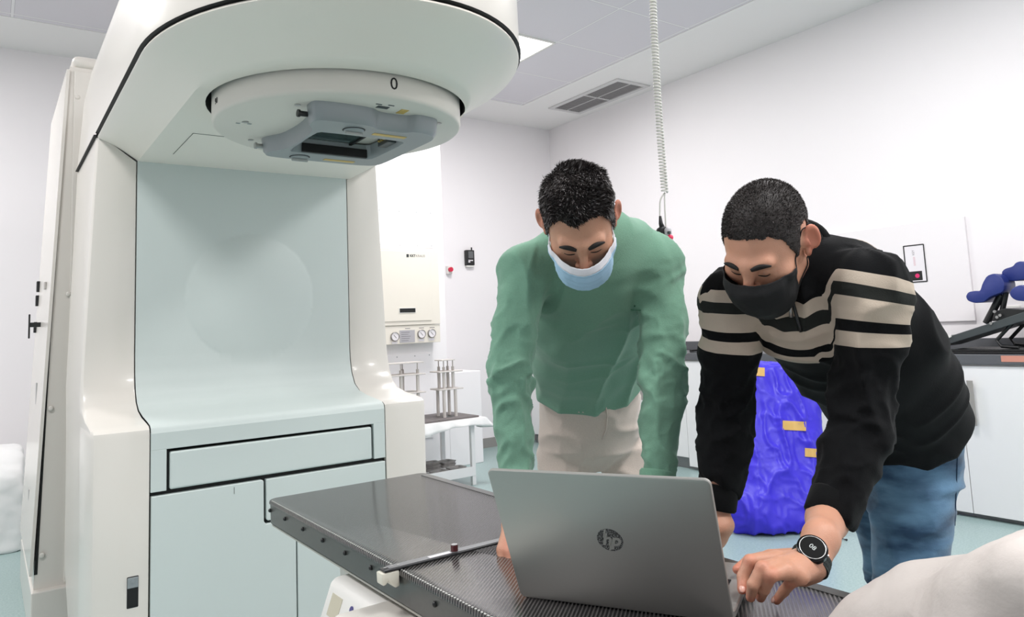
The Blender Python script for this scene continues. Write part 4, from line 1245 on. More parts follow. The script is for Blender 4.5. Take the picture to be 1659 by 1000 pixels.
def hairline(y, x=None, peak=0.0):
    if peak:
        k = np.clip((-y - .055) / .02, 0, 1)
        return hairline(y) + peak * k * (np.clip(np.abs(x + .010) / .034, 0, 1) ** 1.3 - .45)
    return np.interp(y, [-.12, -.088, -.075, -.062, -.050, -.040, -.030, -.018, -.006, .006, .034, .046, .06, .09, .13],
                     [.060, .060, .054, .052, .036, .004, -.026, -.030, .012, .026, .022, -.03, -.065, -.078, -.078])


def make_head(prims, neck_to, neck_r, h=.0028):
    pr = prims + [('c', (0, .022, -.035), neck_to, neck_r, neck_r * 1.05, .025)] + ear_prims()
    V, Q = sculpt(pr, h)
    return relax(V, Q, 1, .4), Q, pr


def surf_r(pr, o, d, hi=.2):
    """distance from inner point o to the surface of pr along d (arrays)"""
    lo_ = np.zeros(len(d)); hi_ = np.full(len(d), hi)
    for _ in range(18):
        m_ = (lo_ + hi_) / 2; F = evalp(pr, o + d * m_[:, None]); ins = F < 0
        lo_ = np.where(ins, m_, lo_); hi_ = np.where(ins, hi_, m_)
    return lo_


def hair_material(name, grey):
    m = mat(name, (30, 27, 26), .55, spec=.35)
    nt, b = nodes_of(m); at = nt.nodes.new('ShaderNodeAttribute'); at.attribute_name = 'shade'
    r = nt.nodes.new('ShaderNodeValToRGB'); e = r.color_ramp.elements
    e[0].position = 0; e[0].color = (*lin((38, 33, 32)), 1); e[1].position = 1 - grey; e[1].color = (*lin((74, 68, 66)), 1)
    q = e.new(min(.999, 1 - grey + .04)); q.color = (*lin((150, 146, 146)), 1)
    nt.links.new(at.outputs['Fac'], r.inputs['Fac']); nt.links.new(r.outputs['Color'], b.inputs['Base Color'])
    return m


def make_hair(V, Q, T, parent, m, thick, length, count, comb, seed, taper=.012, width=.0010, peak=0.0):
    """cap that follows the scalp plus short strands; T maps head space to the world"""
    rng = np.random.default_rng(seed); N_ = vnormals(V, Q)
    hgt = V[:, 2] - hairline(V[:, 1], V[:, 0], peak)
    ear = (np.abs(V[:, 0]) > .0775 - .0 * V[:, 0]) & (V[:, 2] < .024) & (V[:, 1] > -.012) & (V[:, 1] < .05)
    nk = (V[:, 1] > .03) & (V[:, 2] < -.075)
    hgt = np.where(ear | nk, -1, hgt) + vnoise(V * 90) * .004
    keep = (hgt[Q] > 0).all(1)
    Qk = Q[keep]; used = np.unique(Qk); re = -np.ones(len(V), int); re[used] = np.arange(len(used))
    th = thick(V) * np.clip(hgt / taper, 0, 1) ** .6 + .0008
    Vc = V + N_ * (th * (1 + .25 * vnoise(V * 120)))[:, None]
    CV = Vc[used]; CQ = re[Qk]
    A = V[Qk]; area = np.linalg.norm(np.cross(A[:, 1] - A[:, 0], A[:, 2] - A[:, 0]), axis=1)
    pick = rng.choice(len(Qk), count, p=area / area.sum()); a, b_ = rng.random(count), rng.random(count)
    q = Qk[pick]; w_ = np.stack([(1 - a) * (1 - b_), a * (1 - b_), a * b_, (1 - a) * b_], 1)
    R0_ = (Vc[q] * w_[..., None]).sum(1); n = (N_[q] * w_[..., None]).sum(1); n /= np.linalg.norm(n, axis=1)[:, None]
    L = length(R0_) * rng.uniform(.6, 1.25, count)
    d = n + comb(R0_, rng) + rng.normal(0, .28, (count, 3)); d /= np.linalg.norm(d, axis=1)[:, None]
    R0_ = R0_ - n * .002
    d2 = d + comb(R0_, rng) * .8 + rng.normal(0, .15, (count, 3)); d2 /= np.linalg.norm(d2, axis=1)[:, None]
    P1 = R0_ + d * L[:, None] * .5; P2 = P1 + d2 * L[:, None] * .5
    sd = np.cross(d, rng.normal(0, 1, (count, 3))); sd /= np.linalg.norm(sd, axis=1)[:, None]
    W0 = width
    SV = np.stack([R0_ - sd * W0, R0_ + sd * W0, P1 - sd * W0 * .8, P1 + sd * W0 * .8, P2], 1).reshape(-1, 3)
    b0 = len(CV) + np.arange(count) * 5
    AV = np.concatenate([CV, SV]); AV = T(AV)
    F = [list(map(int, f)) for f in CQ] + [[int(k), int(k + 1), int(k + 3), int(k + 2)] for k in b0] + [[int(k + 2), int(k + 3), int(k + 4)] for k in b0]
    o = obj('hair', AV, F, m, parent, smooth=True)
    sh = np.concatenate([rng.uniform(.05, .3, len(CV)), np.repeat(rng.random(count), 5)])
    at = o.data.attributes.new('shade', 'FLOAT', 'POINT'); at.data.foreach_set('value', sh.astype(np.float32))
    return o


def face_mask(pr, T, parent, m, m_band, zt, zs_t, zb, zs_b, prof, phm=1.08, off=.004, pleat=.0022, loop=None):
    """shell in front of nose, mouth and chin; rows run from its top edge down"""
    nr, nc = 34, 49
    grid = np.zeros((nr, nc, 3))
    for i in range(nr):
        q = i / (nr - 1)
        for j in range(nc):
            ph = (j / (nc - 1) * 2 - 1) * phm; s_ = abs(ph / phm)
            z1 = zt + (zs_t - zt) * s_ ** 1.25; z0 = zb + (zs_b - zb) * s_ ** 1.6
            z = z1 + (z0 - z1) * q
            grid[i, j] = (math.sin(ph), -math.cos(ph), z)
    G = grid.reshape(-1, 3); o_ = np.stack([G[:, 0] * 0, G[:, 0] * 0 - .012, G[:, 2]], 1); d = np.stack([G[:, 0], G[:, 1], G[:, 2] * 0], 1)
    rs = surf_r(pr, o_, d)
    ph = np.arctan2(G[:, 0], -G[:, 1]); s_ = np.abs(ph / phm)
    front = np.interp(-G[:, 2], [-p[0] for p in prof], [p[1] for p in prof])
    tent = front * (1 - s_ ** 1.7) + .064 * s_ ** 1.7
    rs = np.minimum(rs, .125)
    r = np.maximum(rs + off, tent)
    Rg = r.reshape(nr, nc)
    for _ in range(6):
        Rp = np.pad(Rg, 1, mode='edge'); sm = (Rp[:-2, 1:-1] + Rp[2:, 1:-1] + Rp[1:-1, :-2] + Rp[1:-1, 2:]) / 4
        Rg = np.maximum(.5 * Rg + .5 * sm, rs.reshape(nr, nc) + .0022)
    q = (np.arange(nr) / (nr - 1))[:, None]
    Rg = Rg + pleat * np.where((q > .15) & (q < .92), ((q * 5) % 1.0), 0)
    Rg = Rg + .0012 * vnoise(G * 60).reshape(nr, nc)
    Vv = np.stack([o_[:, 0] + d[:, 0] * Rg.reshape(-1), o_[:, 1] + d[:, 1] * Rg.reshape(-1), G[:, 2]], 1)
    W_ = T(Vv)
    def part(name, i0, i1, mm, par, dn=0):
        idx = []; f = []
        rows = range(i0, i1 + 1); n = len(rows)
        v = np.concatenate([W_[i * nc:(i + 1) * nc] for i in rows])
        f = [(a * nc + k, a * nc + k + 1, (a + 1) * nc + k + 1, (a + 1) * nc + k) for a in range(n - 1) for k in range(nc - 1)]
        o = obj(name, v, f, mm, par, smooth=True); md = o.modifiers.new('solid', 'SOLIDIFY'); md.thickness = .0016; md.offset = 0
        return o
    if m_band is None: mk_ = part('face_mask', 0, nr - 1, m, parent)
    else:
        mk_ = part('face_mask', 5, nr - 1, m, parent); part('nose_band', 0, 5, m_band, mk_)
    # ear loops from each corner round the ear
    for s_ in (-1, 1):
        j = 0 if s_ < 0 else nc - 1
        a = Vv[2 * nc + j]; b_ = Vv[(nr - 4) * nc + j]
        ea = np.array([s_ * .080, .004, .022]); eb = np.array([s_ * .084, .036, -.002]); ec = np.array([s_ * .078, .020, -.044])
        def along(p_, q_):
            L_ = np.array([p_ + (q_ - p_) * t_ for t_ in (.2, .4, .6, .8)]); o2 = np.stack([L_[:, 0] * 0, L_[:, 0] * 0 - .012, L_[:, 2]], 1)
            d2 = L_ - o2; d2 /= np.linalg.norm(d2, axis=1)[:, None]; return list(o2 + d2 * (surf_r(pr, o2, d2) + .0016)[:, None])
        for path in ([a] + along(a, ea) + [ea, eb, ec] + along(ec, b_) + [b_],):
            MB().tube([x for x in T(np.array(cat(path, 8)))], .0013, 6).build('ear_loop', loop, mk_, smooth=True)
    return mk_


def on_face(pr, pts, T, off=.0):
    pts = np.array(pts, float); o_ = np.zeros((len(pts), 3)); o_[:, 1] = -.01; o_[:, 2] = pts[:, 1]
    x = pts[:, 0]; d = np.stack([x, -np.sqrt(np.maximum(.0, .1 ** 2 - x * x)), x * 0], 1); d /= np.linalg.norm(d, axis=1)[:, None]
    r = surf_r(pr, o_, d) + off
    return T(o_ + d * r[:, None])


def brows(pr, T, parent, m, wide=.0052, drop=0.0):
    for s_ in (-1, 1):
        pts = [(s_ * x, z - drop) for x, z in ((.013, .0075), (.021, .0095), (.031, .0115), (.041, .0115), (.050, .008))]
        q = cat(on_face(pr, pts, T, .0002), 5); n = len(q)
        rr = [wide * (.35 + .65 * math.sin(math.pi * min(1, (k / (n - 1)) * .9 + .12))) for k in range(n)]
        c0 = MB().tube(q, rr, 8)
        c0.build('eyebrow', m, parent, smooth=True)
        pts = [(s_ * x, z) for x, z in ((.019, -.0155), (.025, -.0185), (.031, -.0195), (.037, -.0185), (.044, -.014))]
        q = cat(on_face(pr, pts, T, .0004), 4)
        MB().tube(q, [.0005 + .0011 * math.sin(math.pi * k / (len(q) - 1)) for k in range(len(q))], 6).build('eyelashes', m, parent, smooth=True)


def hand_prims(W, D, U, side, curl=.5, s=1.0, spread=1.0):
    """W wrist, D towards the fingers, U out of the back of the hand; side +1 puts the thumb on U x D's side"""
    D = unit(D); U = np.array(U, float); U = unit(U - D * (U @ D)); S = np.cross(U, D) * side       # S towards the thumb
    L = lambda x, y, z: W + s * (S * x + D * y + U * z)
    pr = []; mcps = [(.027, .086, .004), (.008, .092, .008), (-.012, .087, .006), (-.030, .077, .000)]
    for (x, y, z), r in zip(mcps, (.0125, .013, .0125, .0115)):
        pr.append(('c', L(x * .45, .008, 0), L(x, y, z), .0155 * s, r * s, .014))
    pr.append(('c', L(.018, .02, -.004), L(-.018, .02, -.004), .016 * s, .015 * s, .012))
    pr.append(('c', L(0, -.03, 0), L(0, .012, 0), .024 * s, .021 * s, .02, U, 1.35))
    lens_ = [(.042, .025, .020), (.046, .029, .021), (.042, .027, .020), (.033, .020, .018)]
    for i, ((x, y, z), ln) in enumerate(zip(mcps, lens_)):
        a = (x * .16 * spread) * 10 * .1; p = np.array([x, y, z]); ang = -.10
        dirx = (x + .002) * 2.6 * spread
        for k, l_ in enumerate(ln):
            ang -= curl * (.30, .65, .45)[k]
            dv = np.array([dirx * math.cos(ang) * .6, math.cos(ang), math.sin(ang)]); dv /= np.linalg.norm(dv)
            q = p + dv * l_
            r0, r1 = ((.0098, .0088), (.0088, .0078), (.0078, .0066))[k]
            if i == 3: r0 *= .88; r1 *= .88
            pr.append(('c', L(*p), L(*q), r0 * s, r1 * s, .0035 if k else .007)); p = q
    t0, t1, t2, t3 = (.016, .012, -.006), (.045, .042, -.014), (.060, .070, -.020), (.063, .094, -.026)
    pr += [('c', L(*t0), L(*t1), .016 * s, .0125 * s, .012), ('c', L(*t1), L(*t2), .0115 * s, .0100 * s, .004), ('c', L(*t2), L(*t3), .0100 * s, .0078 * s, .003)]
    return pr


def chain(pts, rad, k=.02, **kw):
    out = []
    for i in range(len(pts) - 1): out.append(('c', pts[i], pts[i + 1], rad[i], rad[i + 1], k, *kw.get('ex', ())))
    return out


def shrink(prims, d):
    return [('c', p[1], p[2], max(.012, p[3] - d), max(.012, p[4] - d), p[5], *p[6:]) if p[0] == 'c' else p for p in prims if p[0] == 'c']


def arm_param(V, pts):
    """nearest chain distance, length along and angle round it"""
    best = np.full(len(V), 9.); t_ = np.zeros(len(V)); ang = np.zeros(len(V)); acc = 0
    for i in range(len(pts) - 1):
        a, b_ = np.array(pts[i]), np.array(pts[i + 1]); ab = b_ - a; L = np.linalg.norm(ab); e = ab / L
        h = np.clip((V - a) @ e, 0, L); c = a + h[:, None] * e; d = np.linalg.norm(V - c, axis=1)
        x = unit(np.cross(e, [0.3, .2, .9])); y = np.cross(e, x); dv = V - c
        m_ = d < best; best = np.where(m_, d, best); t_ = np.where(m_, acc + h, t_); ang = np.where(m_, np.arctan2(dv @ y, dv @ x), ang); acc += L
    return best, t_, ang, acc


def sleeve_folds(V, N_, pts, reach, amp, seed):
    d, t_, ang, L = arm_param(V, pts)
    w_ = np.clip((reach - d) / .02, 0, 1)
    c = np.stack([t_ * 26 + np.sin(ang + seed) * .9, np.cos(ang) * 1.1 + seed, np.sin(ang) * 1.1], 1)
    rg = (1 - np.abs(vnoise(c))) ** 3
    c2 = np.stack([t_ * 55 + np.sin(ang * 1 + seed * 2) * 1.2, np.cos(ang) * 2 + seed + 9, np.sin(ang) * 2], 1)
    rg = rg + .4 * (1 - np.abs(vnoise(c2))) ** 3
    env = np.clip((L - t_) / .05, 0, 1) * (.30 + .9 * np.exp(-((t_ - L * .52) / .09) ** 2) + .9 * np.clip((t_ - L * .72) / (L * .28), 0, 1) + .5 * np.exp(-(t_ / .07) ** 2))
    return V + N_ * (amp * (rg - .45) * env * w_)[:, None]


def cloth_noise(V, N_, S_, scale, amp, seed=0):
    return V + N_ * (amp * ((1 - np.abs(vnoise((V @ S_) * scale + seed))) ** 3 - .4))[:, None]


def ray_to(V, Q):
    return BVHTree.FromPolygons([tuple(x) for x in V], [tuple(map(int, q)) for q in Q])


def hit(bv, u, v_, off=.001):
    d_ = MM @ np.array([(u - PX) / FPX, (v_ - PY) / FPX, 1.0]); dd_ = Vector(d_).normalized(); h_ = bv.ray_cast(Vector(EYE), dd_)
    if h_[0] is None: return None
    return np.array(h_[0]) - np.array(dd_) * off


def cut_plane(p, toward, k=.003): return ('cut', p, unit(toward), k)


def blush(o, T_inv, tips):
    me = o.data; v = np.empty(len(me.vertices) * 3); me.vertices.foreach_get('co', v); v = v.reshape(-1, 3) + np.array(wloc(o))
    l_ = T_inv(v); e = np.clip((np.abs(l_[:, 0]) - .076) / .006, 0, 1) * (np.abs(l_[:, 2] + .01) < .05) * (l_[:, 1] > -.01) * (l_[:, 1] < .06)
    nose = np.clip(1 - np.linalg.norm(l_ - np.array([0, -.118, -.034]), axis=1) / .02, 0, 1) * .5
    b_ = np.maximum(e * .55, nose)
    for c, r in tips: b_ = np.maximum(b_, .55 * np.clip(1.4 - np.linalg.norm(v - c, axis=1) / r, 0, 1))
    a = me.attributes.new('blush', 'FLOAT', 'POINT'); a.data.foreach_set('value', b_.astype(np.float32))


# ------------------------------------------------------------------ man in green
man = thing('person', (1.53, 1.75, 0), 'man in green jumper, beige trousers and blue face mask leaning on the couch', 'person')
HG = head_frame(1, 46, 9); CG = P(938, 352, 1.53); SG = .935
TG = lambda v: CG + (np.asarray(v) * SG) @ HG.T
TGi = lambda w_: ((np.asarray(w_) - CG) @ HG) / SG
neckG = P(962, 402, 1.70)
hp = head_prims()
HV, HQ, HPR = make_head(hp, TGi(neckG), .056)
rS, rE, rW = P(856, 436, 1.68), P(828, 612, 1.62), P(838, 806, 1.565)
lS, lE, lW = P(1056, 430, 1.75), P(1073, 612, 1.68), P(1064, 800, 1.60)
rM, lM = P(834, 524, 1.655), P(1077, 520, 1.72)
spG = [P(956, 640, 2.15), P(957, 570, 2.02), P(957, 500, 1.88), P(957, 440, 1.77), P(960, 402, 1.73)]
latG = unit(lS - rS); sp_dir = unit(spG[3] - spG[0]); nG = np.cross(latG, sp_dir)
tor = []
for (a, b_, ra, rb) in ((0, 1, .160, .158), (1, 2, .158, .170), (2, 3, .170, .158), (3, 4, .158, .115)):
    tor.append(('c', spG[a], spG[b_], ra, rb, .03, nG, 1.42))
tor += [('c', P(930, 402, 1.71), rS, .060, .060, .04), ('c', P(985, 400, 1.77), lS, .066, .066, .04), ('c', spG[3], P(985, 410, 1.82), .10, .075, .04)]
armR = chain([rS, rM, rE, rW], [.058, .0485, .0465, .037], .02); armL = chain([lS, lM, lE, lW], [.066, .051, .047, .038], .02)
wrR = rW + unit(rW - rE) * .02; wrL = lW + unit(lW - lE) * .02
sw = tor + armR + armL + [cut_plane(rW, rW - rE), cut_plane(lW, lW - lE), cut_plane(P(957, 618, 2.11), -sp_dir, .012)]
V, Q = sculpt(sw, .0055); V = relax(V, Q, 2); N_ = vnormals(V, Q)
V = sleeve_folds(V, N_, [rS, rM, rE, rW], .075, .011, 1.0); V = sleeve_folds(V, N_, [lS, lM, lE, lW], .080, .011, 4.0)
bas = np.stack([latG, sp_dir, nG], 1)
V = cloth_noise(V, N_, bas, np.array([11, 4.5, 6]), .012, 3); V = cloth_noise(V, N_, bas, np.array([5, 18, 6]), .006, 8)
V = relax(V, Q, 1, .4)
swG = mesh_obj('jumper', V, Q, GREEN, man); bvG = ray_to(V, Q)
# ribbed hem and collar
GR2 = knit('green_rib', (112, 155, 132))
cl0 = TG((0, .022, -.085))


def ring(c, n_, rx, ry, ax, thick, name, m, parent, k=40, w_=.008, wob=0):
    n_ = unit(n_); x = unit(np.array(ax) - n_ * (np.array(ax) @ n_)); y = np.cross(n_, x)
    pts = [c + x * rx * math.cos(2 * math.pi * i / k) + y * ry * math.sin(2 * math.pi * i / k) + n_ * wob * math.cos(2 * math.pi * i / k) for i in range(k + 1)]
    return MB().tube(pts, thick, 8, cap=False).build(name, m, parent, smooth=True)


nkd = unit(CG - neckG)
ring(neckG + nkd * .022, nkd, .072, .066, latG, .0085, 'collar', GR2, swG)
ring(neckG + nkd * .030, nkd, .064, .059, latG, .006, 'shirt_collar', PAPER, swG)
for (a, e) in ((rW, rE), (lW, lE)):
    d_ = unit(a - e); fixn(MB().tube([a - d_ * .05, a - d_ * .045, a - d_ * .004, a], [.036, .040, .0395, .036], 28).build('cuff', GR2, swG, autosmooth=60))
q = [hit(bvG, u, v_, .0008) for u, v_ in ((1022, 502), (1038, 503))]
if all(x is not None for x in q): MB().tube(q, .0012, 6).build('chest_mark', mat('mark_green', (52, 104, 78), .8), swG)
q = hit(bvG, 1028, 496, .0005)
if q is not None: MB().disc(q, -FW, .0028, .001, 4).build('chest_mark', mat('mark_green', (52, 104, 78), .8), swG)
# trousers
hipC = P(956, 690, 2.19)
kR, kL = P(926, 880, 2.15), P(1036, 880, 2.20)
fR, fL = np.array([kR[0] + .03, kR[1] + .06, .08]), np.array([kL[0] + .04, kL[1] + .07, .08])
hR, hL = P(917, 738, 2.19), P(1012, 738, 2.22)
trp = [('c', P(957, 600, 2.10), hipC, .140, .156, .03, nG, 1.30), ('c', hR, kR, .081, .074, .012), ('c', hL, kL, .081, .074, .012),
       ('c', kR, fR, .078, .058, .02), ('c', kL, fL, .076, .058, .02), ('cut', fR, (0, 0, -1), .004), ('cut', P(955, 600, 2.15), (0, 0, 1), .01)]
V, Q = sculpt(trp, .008); V = relax(V, Q, 2); N_ = vnormals(V, Q)
V = cloth_noise(V, N_, np.eye(3), np.array([6, 6, 16]), .010, 2); V = cloth_noise(V, N_, np.eye(3), np.array([14, 14, 8]), .006, 5)
trG = mesh_obj('trousers', V, Q, BEIGE, man); bv = ray_to(V, Q)
q = [hit(bv, u, v_, .001) for u, v_ in ((978, 636), (981, 655), (984, 675), (982, 695), (976, 712))]
if all(x is not None for x in q): MB().tube(q, .0022, 6).build('fly_seam', BEIGE, trG, smooth=True)

def shoes(fs, fwd, m, parent):
    fwd = unit((fwd[0], fwd[1], 0))
    for f_ in fs:
        b0 = np.array([f_[0], f_[1], .045]) - fwd * .05
        V, Q = sculpt([('c', b0, b0 + fwd * .20 + [0, 0, -.012], .043, .034, .02), ('c', b0 + [0, 0, .02], b0 + [0, 0, .06], .042, .046, .02), ('cut', (0, 0, .002), (0, 0, -1), .004)], .008)
        mesh_obj('shoe', V, Q, m, parent)


shoes((fR, fL), nG * -1 if (nG @ -FW) < 0 else nG, BLKP, man)
# body: head and neck, arms with hands, and everything under the clothes in one mesh
bodyV = [TG(HV)]; bodyQ = [HQ]


def addm(V, Q):
    n = sum(len(x) for x in bodyV); bodyV.append(V); bodyQ.append(Q + n)


hd = hand_prims(wrR + unit(rW - rE) * .02, PZ(800, 905, TZ + .01) - wrR, (0, 0, 1), -1, .25, 1.0)
wr2 = wrR + unit(rW - rE) * .02
tgt = PZ(836, 890, TZ + .012)
hd = hand_prims(wr2, unit(tgt - wr2) + np.array([0, 0, -.15]), (0, 0, 1), 1, .28, 1.0)
V, Q = sculpt(hd + chain([rE * .35 + rW * .65, wr2], [.029, .025], .02), .0032); addm(relax(V, Q, 1, .4), Q)
wl2 = wrL + unit(lW - lE) * .02
hd = hand_prims(wl2, np.array([-.55, -.25, -.45]), (0, 0, 1), -1, .3, 1.0)
V, Q = sculpt(hd + chain([lE * .35 + lW * .65, wl2], [.029, .025], .02), .0036); addm(V, Q)
V, Q = sculpt(shrink(tor + armR + armL + [p for p in trp if p[0] == 'c'], .028) + [('c', spG[4], TG((0, .02, -.05)), .05, .05, .03)], .012); addm(V, Q)
body = mesh_obj('body', np.concatenate(bodyV), np.concatenate(bodyQ), SKING, man)
blush(body, TGi, [(tgt, .03)])
hmG = hair_material('hair_pepper', .22)


def combG(p, rng):
    t_ = np.clip((p[:, 2] - .03) / .06, 0, 1)[:, None]
    top = np.array([.25, -.9, .25]) + 0 * p; side = np.array([0, -.25, -.75]) + 0 * p
    sw_ = np.stack([vnoise(p * 28), vnoise(p * 28 + 7), vnoise(p * 28 + 13)], 1) * .9
    return top * t_ + side * (1 - t_) + sw_


make_hair(HV, HQ, TG, body, hmG, lambda p: .0040 + .0045 * np.clip((p[:, 2] - .02) / .07, 0, 1), lambda p: .006 + .012 * np.clip((p[:, 2] - .02) / .06, 0, 1) ** 1.2, 16000, combG, 3, peak=.018)
brows(HPR, TG, body, HAIRM)
MBLUE = mat('mask_blue', (172, 208, 234), .75, bump=.2, bscale=300); MWHITE = mat('mask_white', (228, 228, 234), .75)
face_mask(HPR, TG, man, MBLUE, MWHITE, -.028, -.016, -.127, -.074, ((-.02, .112), (-.038, .126), (-.07, .124), (-.10, .116), (-.13, .090)), loop=MWHITE)

# ------------------------------------------------------------------ man in the striped sweater
man2 = thing('person', (1.85, .95, 0), 'man in black and beige striped sweater, jeans and black mask typing on the laptop', 'person')
HK = head_frame(-45, 40, -3); CK = P(1240, 385, 1.43); SK = .96
TK = lambda v: CK + (np.asarray(v) * SK) @ HK.T
TKi = lambda w_: ((np.asarray(w_) - CK) @ HK) / SK
neckK = P(1288, 420, 1.52)
KV, KQ, KPR = make_head(hp, TKi(neckK), .058)
r2S, r2M, r2E, r2W = P(1186, 492, 1.55), P(1183, 580, 1.56), P(1175, 700, 1.545), P(1160, 826, 1.51)
l2S, l2M, l2E, l2W = P(1404, 462, 1.39), P(1412, 560, 1.385), P(1394, 690, 1.385), P(1340, 842, 1.315)
spK = [P(1468, 700, 1.76), P(1436, 628, 1.68), P(1388, 562, 1.60), P(1336, 500, 1.53), P(1306, 452, 1.50)]
latK = unit(l2S - r2S); sdK = unit(spK[3] - spK[0]); latK = unit(latK - sdK * (latK @ sdK)); nK = np.cross(latK, sdK)
torK = []
for (a, b_, ra, rb) in ((0, 1, .152, .150), (1, 2, .150, .160), (2, 3, .160, .152), (3, 4, .152, .105)):
    torK.append(('c', spK[a], spK[b_], ra, rb, .03, nK, 1.30))
torK += [('c', P(1250, 452, 1.53), r2S, .058, .062, .04), ('c', P(1345, 438, 1.50), l2S, .070, .068, .04), ('c', spK[3], P(1345, 440, 1.55), .10, .07, .04)]
arm2R = chain([r2S, r2M, r2E, r2W], [.058, .0525, .053, .040], .02); arm2L = chain([l2S, l2M, l2E, l2W], [.068, .060, .054, .042], .02)
swk = torK + arm2R + arm2L + [cut_plane(r2W, r2W - r2E), cut_plane(l2W, l2W - l2E), cut_plane(spK[0] + sdK * .015, -sdK, .012)]
V, Q = sculpt(swk, .0055); V = relax(V, Q, 2); N_ = vnormals(V, Q)
V = sleeve_folds(V, N_, [r2S, r2M, r2E, r2W], .082, .010, 2.0); V = sleeve_folds(V, N_, [l2S, l2M, l2E, l2W], .095, .008, 6.0)
bas = np.stack([latK, sdK, nK], 1)
V = cloth_noise(V, N_, bas, np.array([13, 4, 6]), .014, 1); V = cloth_noise(V, N_, bas, np.array([5, 16, 6]), .006, 8)
V = relax(V, Q, 1, .4)
swK = mesh_obj('sweater', V, Q, STRIPE, man2); bvK = ray_to(V, Q)
# stripe coordinate: distance below the shoulder on the sleeves, distance down the chest on the trunk
dR, tR, _, _ = arm_param(V, [r2S, r2M, r2E, r2W]); dL, tL, _, _ = arm_param(V, [l2S, l2M, l2E, l2W])
eR = unit(r2M - r2S); eL = unit(l2M - l2S)
sR_ = (V - r2S) @ eR; sL_ = (V - l2S) @ eL
sT = -((V - P(1290, 500, 1.42)) @ sdK)
sL_ = sL_ + .28 * ((V - l2S) @ -RT) * np.clip(1 - sL_ / .14, 0, 1)
bR = .30 + (sR_ + .035) / .31; bL = .30 + (sL_ + .018) / .31; bT = .30 + (sT + 0.0) / .31
# parts away from the trunk belong to a sleeve
dTr = evalp(torK[:4], V)
wR = np.clip((dTr - .004) / .016, 0, 1) * (dR < dL) * np.clip((.088 - dR) / .012, 0, 1); wL = np.clip((dTr - .004) / .016, 0, 1) * (dL < dR) * np.clip((.098 - dL) / .012, 0, 1)
band = bT * (1 - wR - wL) + bR * wR + bL * wL
at = swK.data.attributes.new('band', 'FLOAT', 'POINT'); at.data.foreach_set('value', np.clip(band, 0, 1).astype(np.float32))
BLW = knit('black_wool', (14, 15, 16), sheen=.04)
nk2 = unit(CK - neckK)
ring(neckK + nk2 * .020, nk2, .076, .070, latK, .012, 'collar', BLW, swK)
ring(neckK + nk2 * .040, nk2, .068, .064, latK, .010, 'collar', BLW, swK)
for (a, e, r_) in ((r2W, r2E, .040), (l2W, l2E, .0425)):
    d_ = unit(a - e); fixn(MB().tube([a - d_ * .05, a - d_ * .045, a - d_ * .004, a], [r_ - .003, r_ + .001, r_, r_ - .003], 28).build('cuff', BLW, swK, autosmooth=60))
q = [hit(bvK, 1284 + 14 * k / 6, 488 + 50 * k / 6, .001) for k in range(7)]
if all(x is not None for x in q): MB().tube(q, .0035, 8).build('zip', BLKP, swK, smooth=True)
q = [hit(bvK, 1280, 490, .006), hit(bvK, 1282, 514, .008)]
if all(x is not None for x in q):
    MB().tube([q[0], q[0] * .5 + q[1] * .5, q[1]], [.0035, .0025, .0045], 8).build('zip_pull', STEEL, swK, smooth=True)
# jeans
hipK = P(1461, 744, 1.78)
jl0, jl1 = P(1477, 760, 1.74), P(1474, 985, 1.68); jr0, jr1 = P(1424, 770, 1.88), P(1474, 1010, 1.92)
fl2 = np.array([jl1[0] + .04, jl1[1] + .03, .08]); fr2 = np.array([jr1[0] + .06, jr1[1] + .06, .08])
jn = [('c', spK[0] + sdK * .03, hipK, .132, .132, .03, nK, 1.28), ('c', jl0, jl1, .096, .080, .03), ('c', jr0, jr1, .09, .075, .03), ('c', jl1, fl2, .080, .058, .02), ('c', jr1, fr2, .075, .058, .02), ('cut', fl2, (0, 0, -1), .004),
      cut_plane(spK[0] + sdK * .05, sdK, .01)]
V, Q = sculpt(jn, .008); V = relax(V, Q, 2); N_ = vnormals(V, Q)
V = cloth_noise(V, N_, np.eye(3), np.array([5, 5, 20]), .012, 4); V = cloth_noise(V, N_, np.eye(3), np.array([12, 12, 30]), .005, 5)
jK = mesh_obj('jeans', V, Q, DENIM, man2); bv = ray_to(V, Q)
q = [hit(bv, 1552 - 1 * k, 722 + 26 * k, .001) for k in range(8)]
q = [x for x in q if x is not None]
if len(q) > 3: MB().tube(q, .0012, 6).build('side_seam', mat('seam_blue', (40, 62, 88), .9), jK, smooth=True)
q = hit(bv, 1543, 714, .001)
if q is not None: MB().disc(q, -FW, .006, .003, 14).build('rivet', STEEL, jK)
shoes((fl2, fr2), -nK if (nK @ -RT) < 0 else nK, BLKP, man2)
# body
bodyV = [TK(KV)]; bodyQ = [KQ]
WK = PZ(1316, 912, .878)
ik = [[PZ(1258, 906, .888), PZ(1214, 910, .890), PZ(1203, 935, .868), PZ(1202, 956, .853)],
      [PZ(1262, 916, .892), PZ(1235, 920, .896), PZ(1220, 948, .872), PZ(1216, 968, .847)],
      [PZ(1274, 926, .888), PZ(1249, 932, .888), PZ(1238, 955, .862), PZ(1232, 969, .840)],
      [PZ(1297, 935, .876), PZ(1283, 942, .868), PZ(1270, 958, .848), PZ(1258, 973, .830)]]
hk = []
rr = [(.0118, .0100, .0088, .0072), (.0122, .0102, .0090, .0076), (.0118, .0098, .0086, .0072), (.0108, .0090, .0080, .0068)]
for fgr, r_ in zip(ik, rr):
    hk.append(('c', WK * .75 + fgr[0] * .25, fgr[0], .017, r_[0] * 1.05, .016))
for fgr, r_ in zip(ik, rr):
    for k in range(3): hk.append(('c', fgr[k], fgr[k + 1], r_[k], r_[k + 1], .003 if k else .006))
hk.append(('c', PZ(1318, 925, .856), PZ(1300, 935, .856), .019, .015, .014))
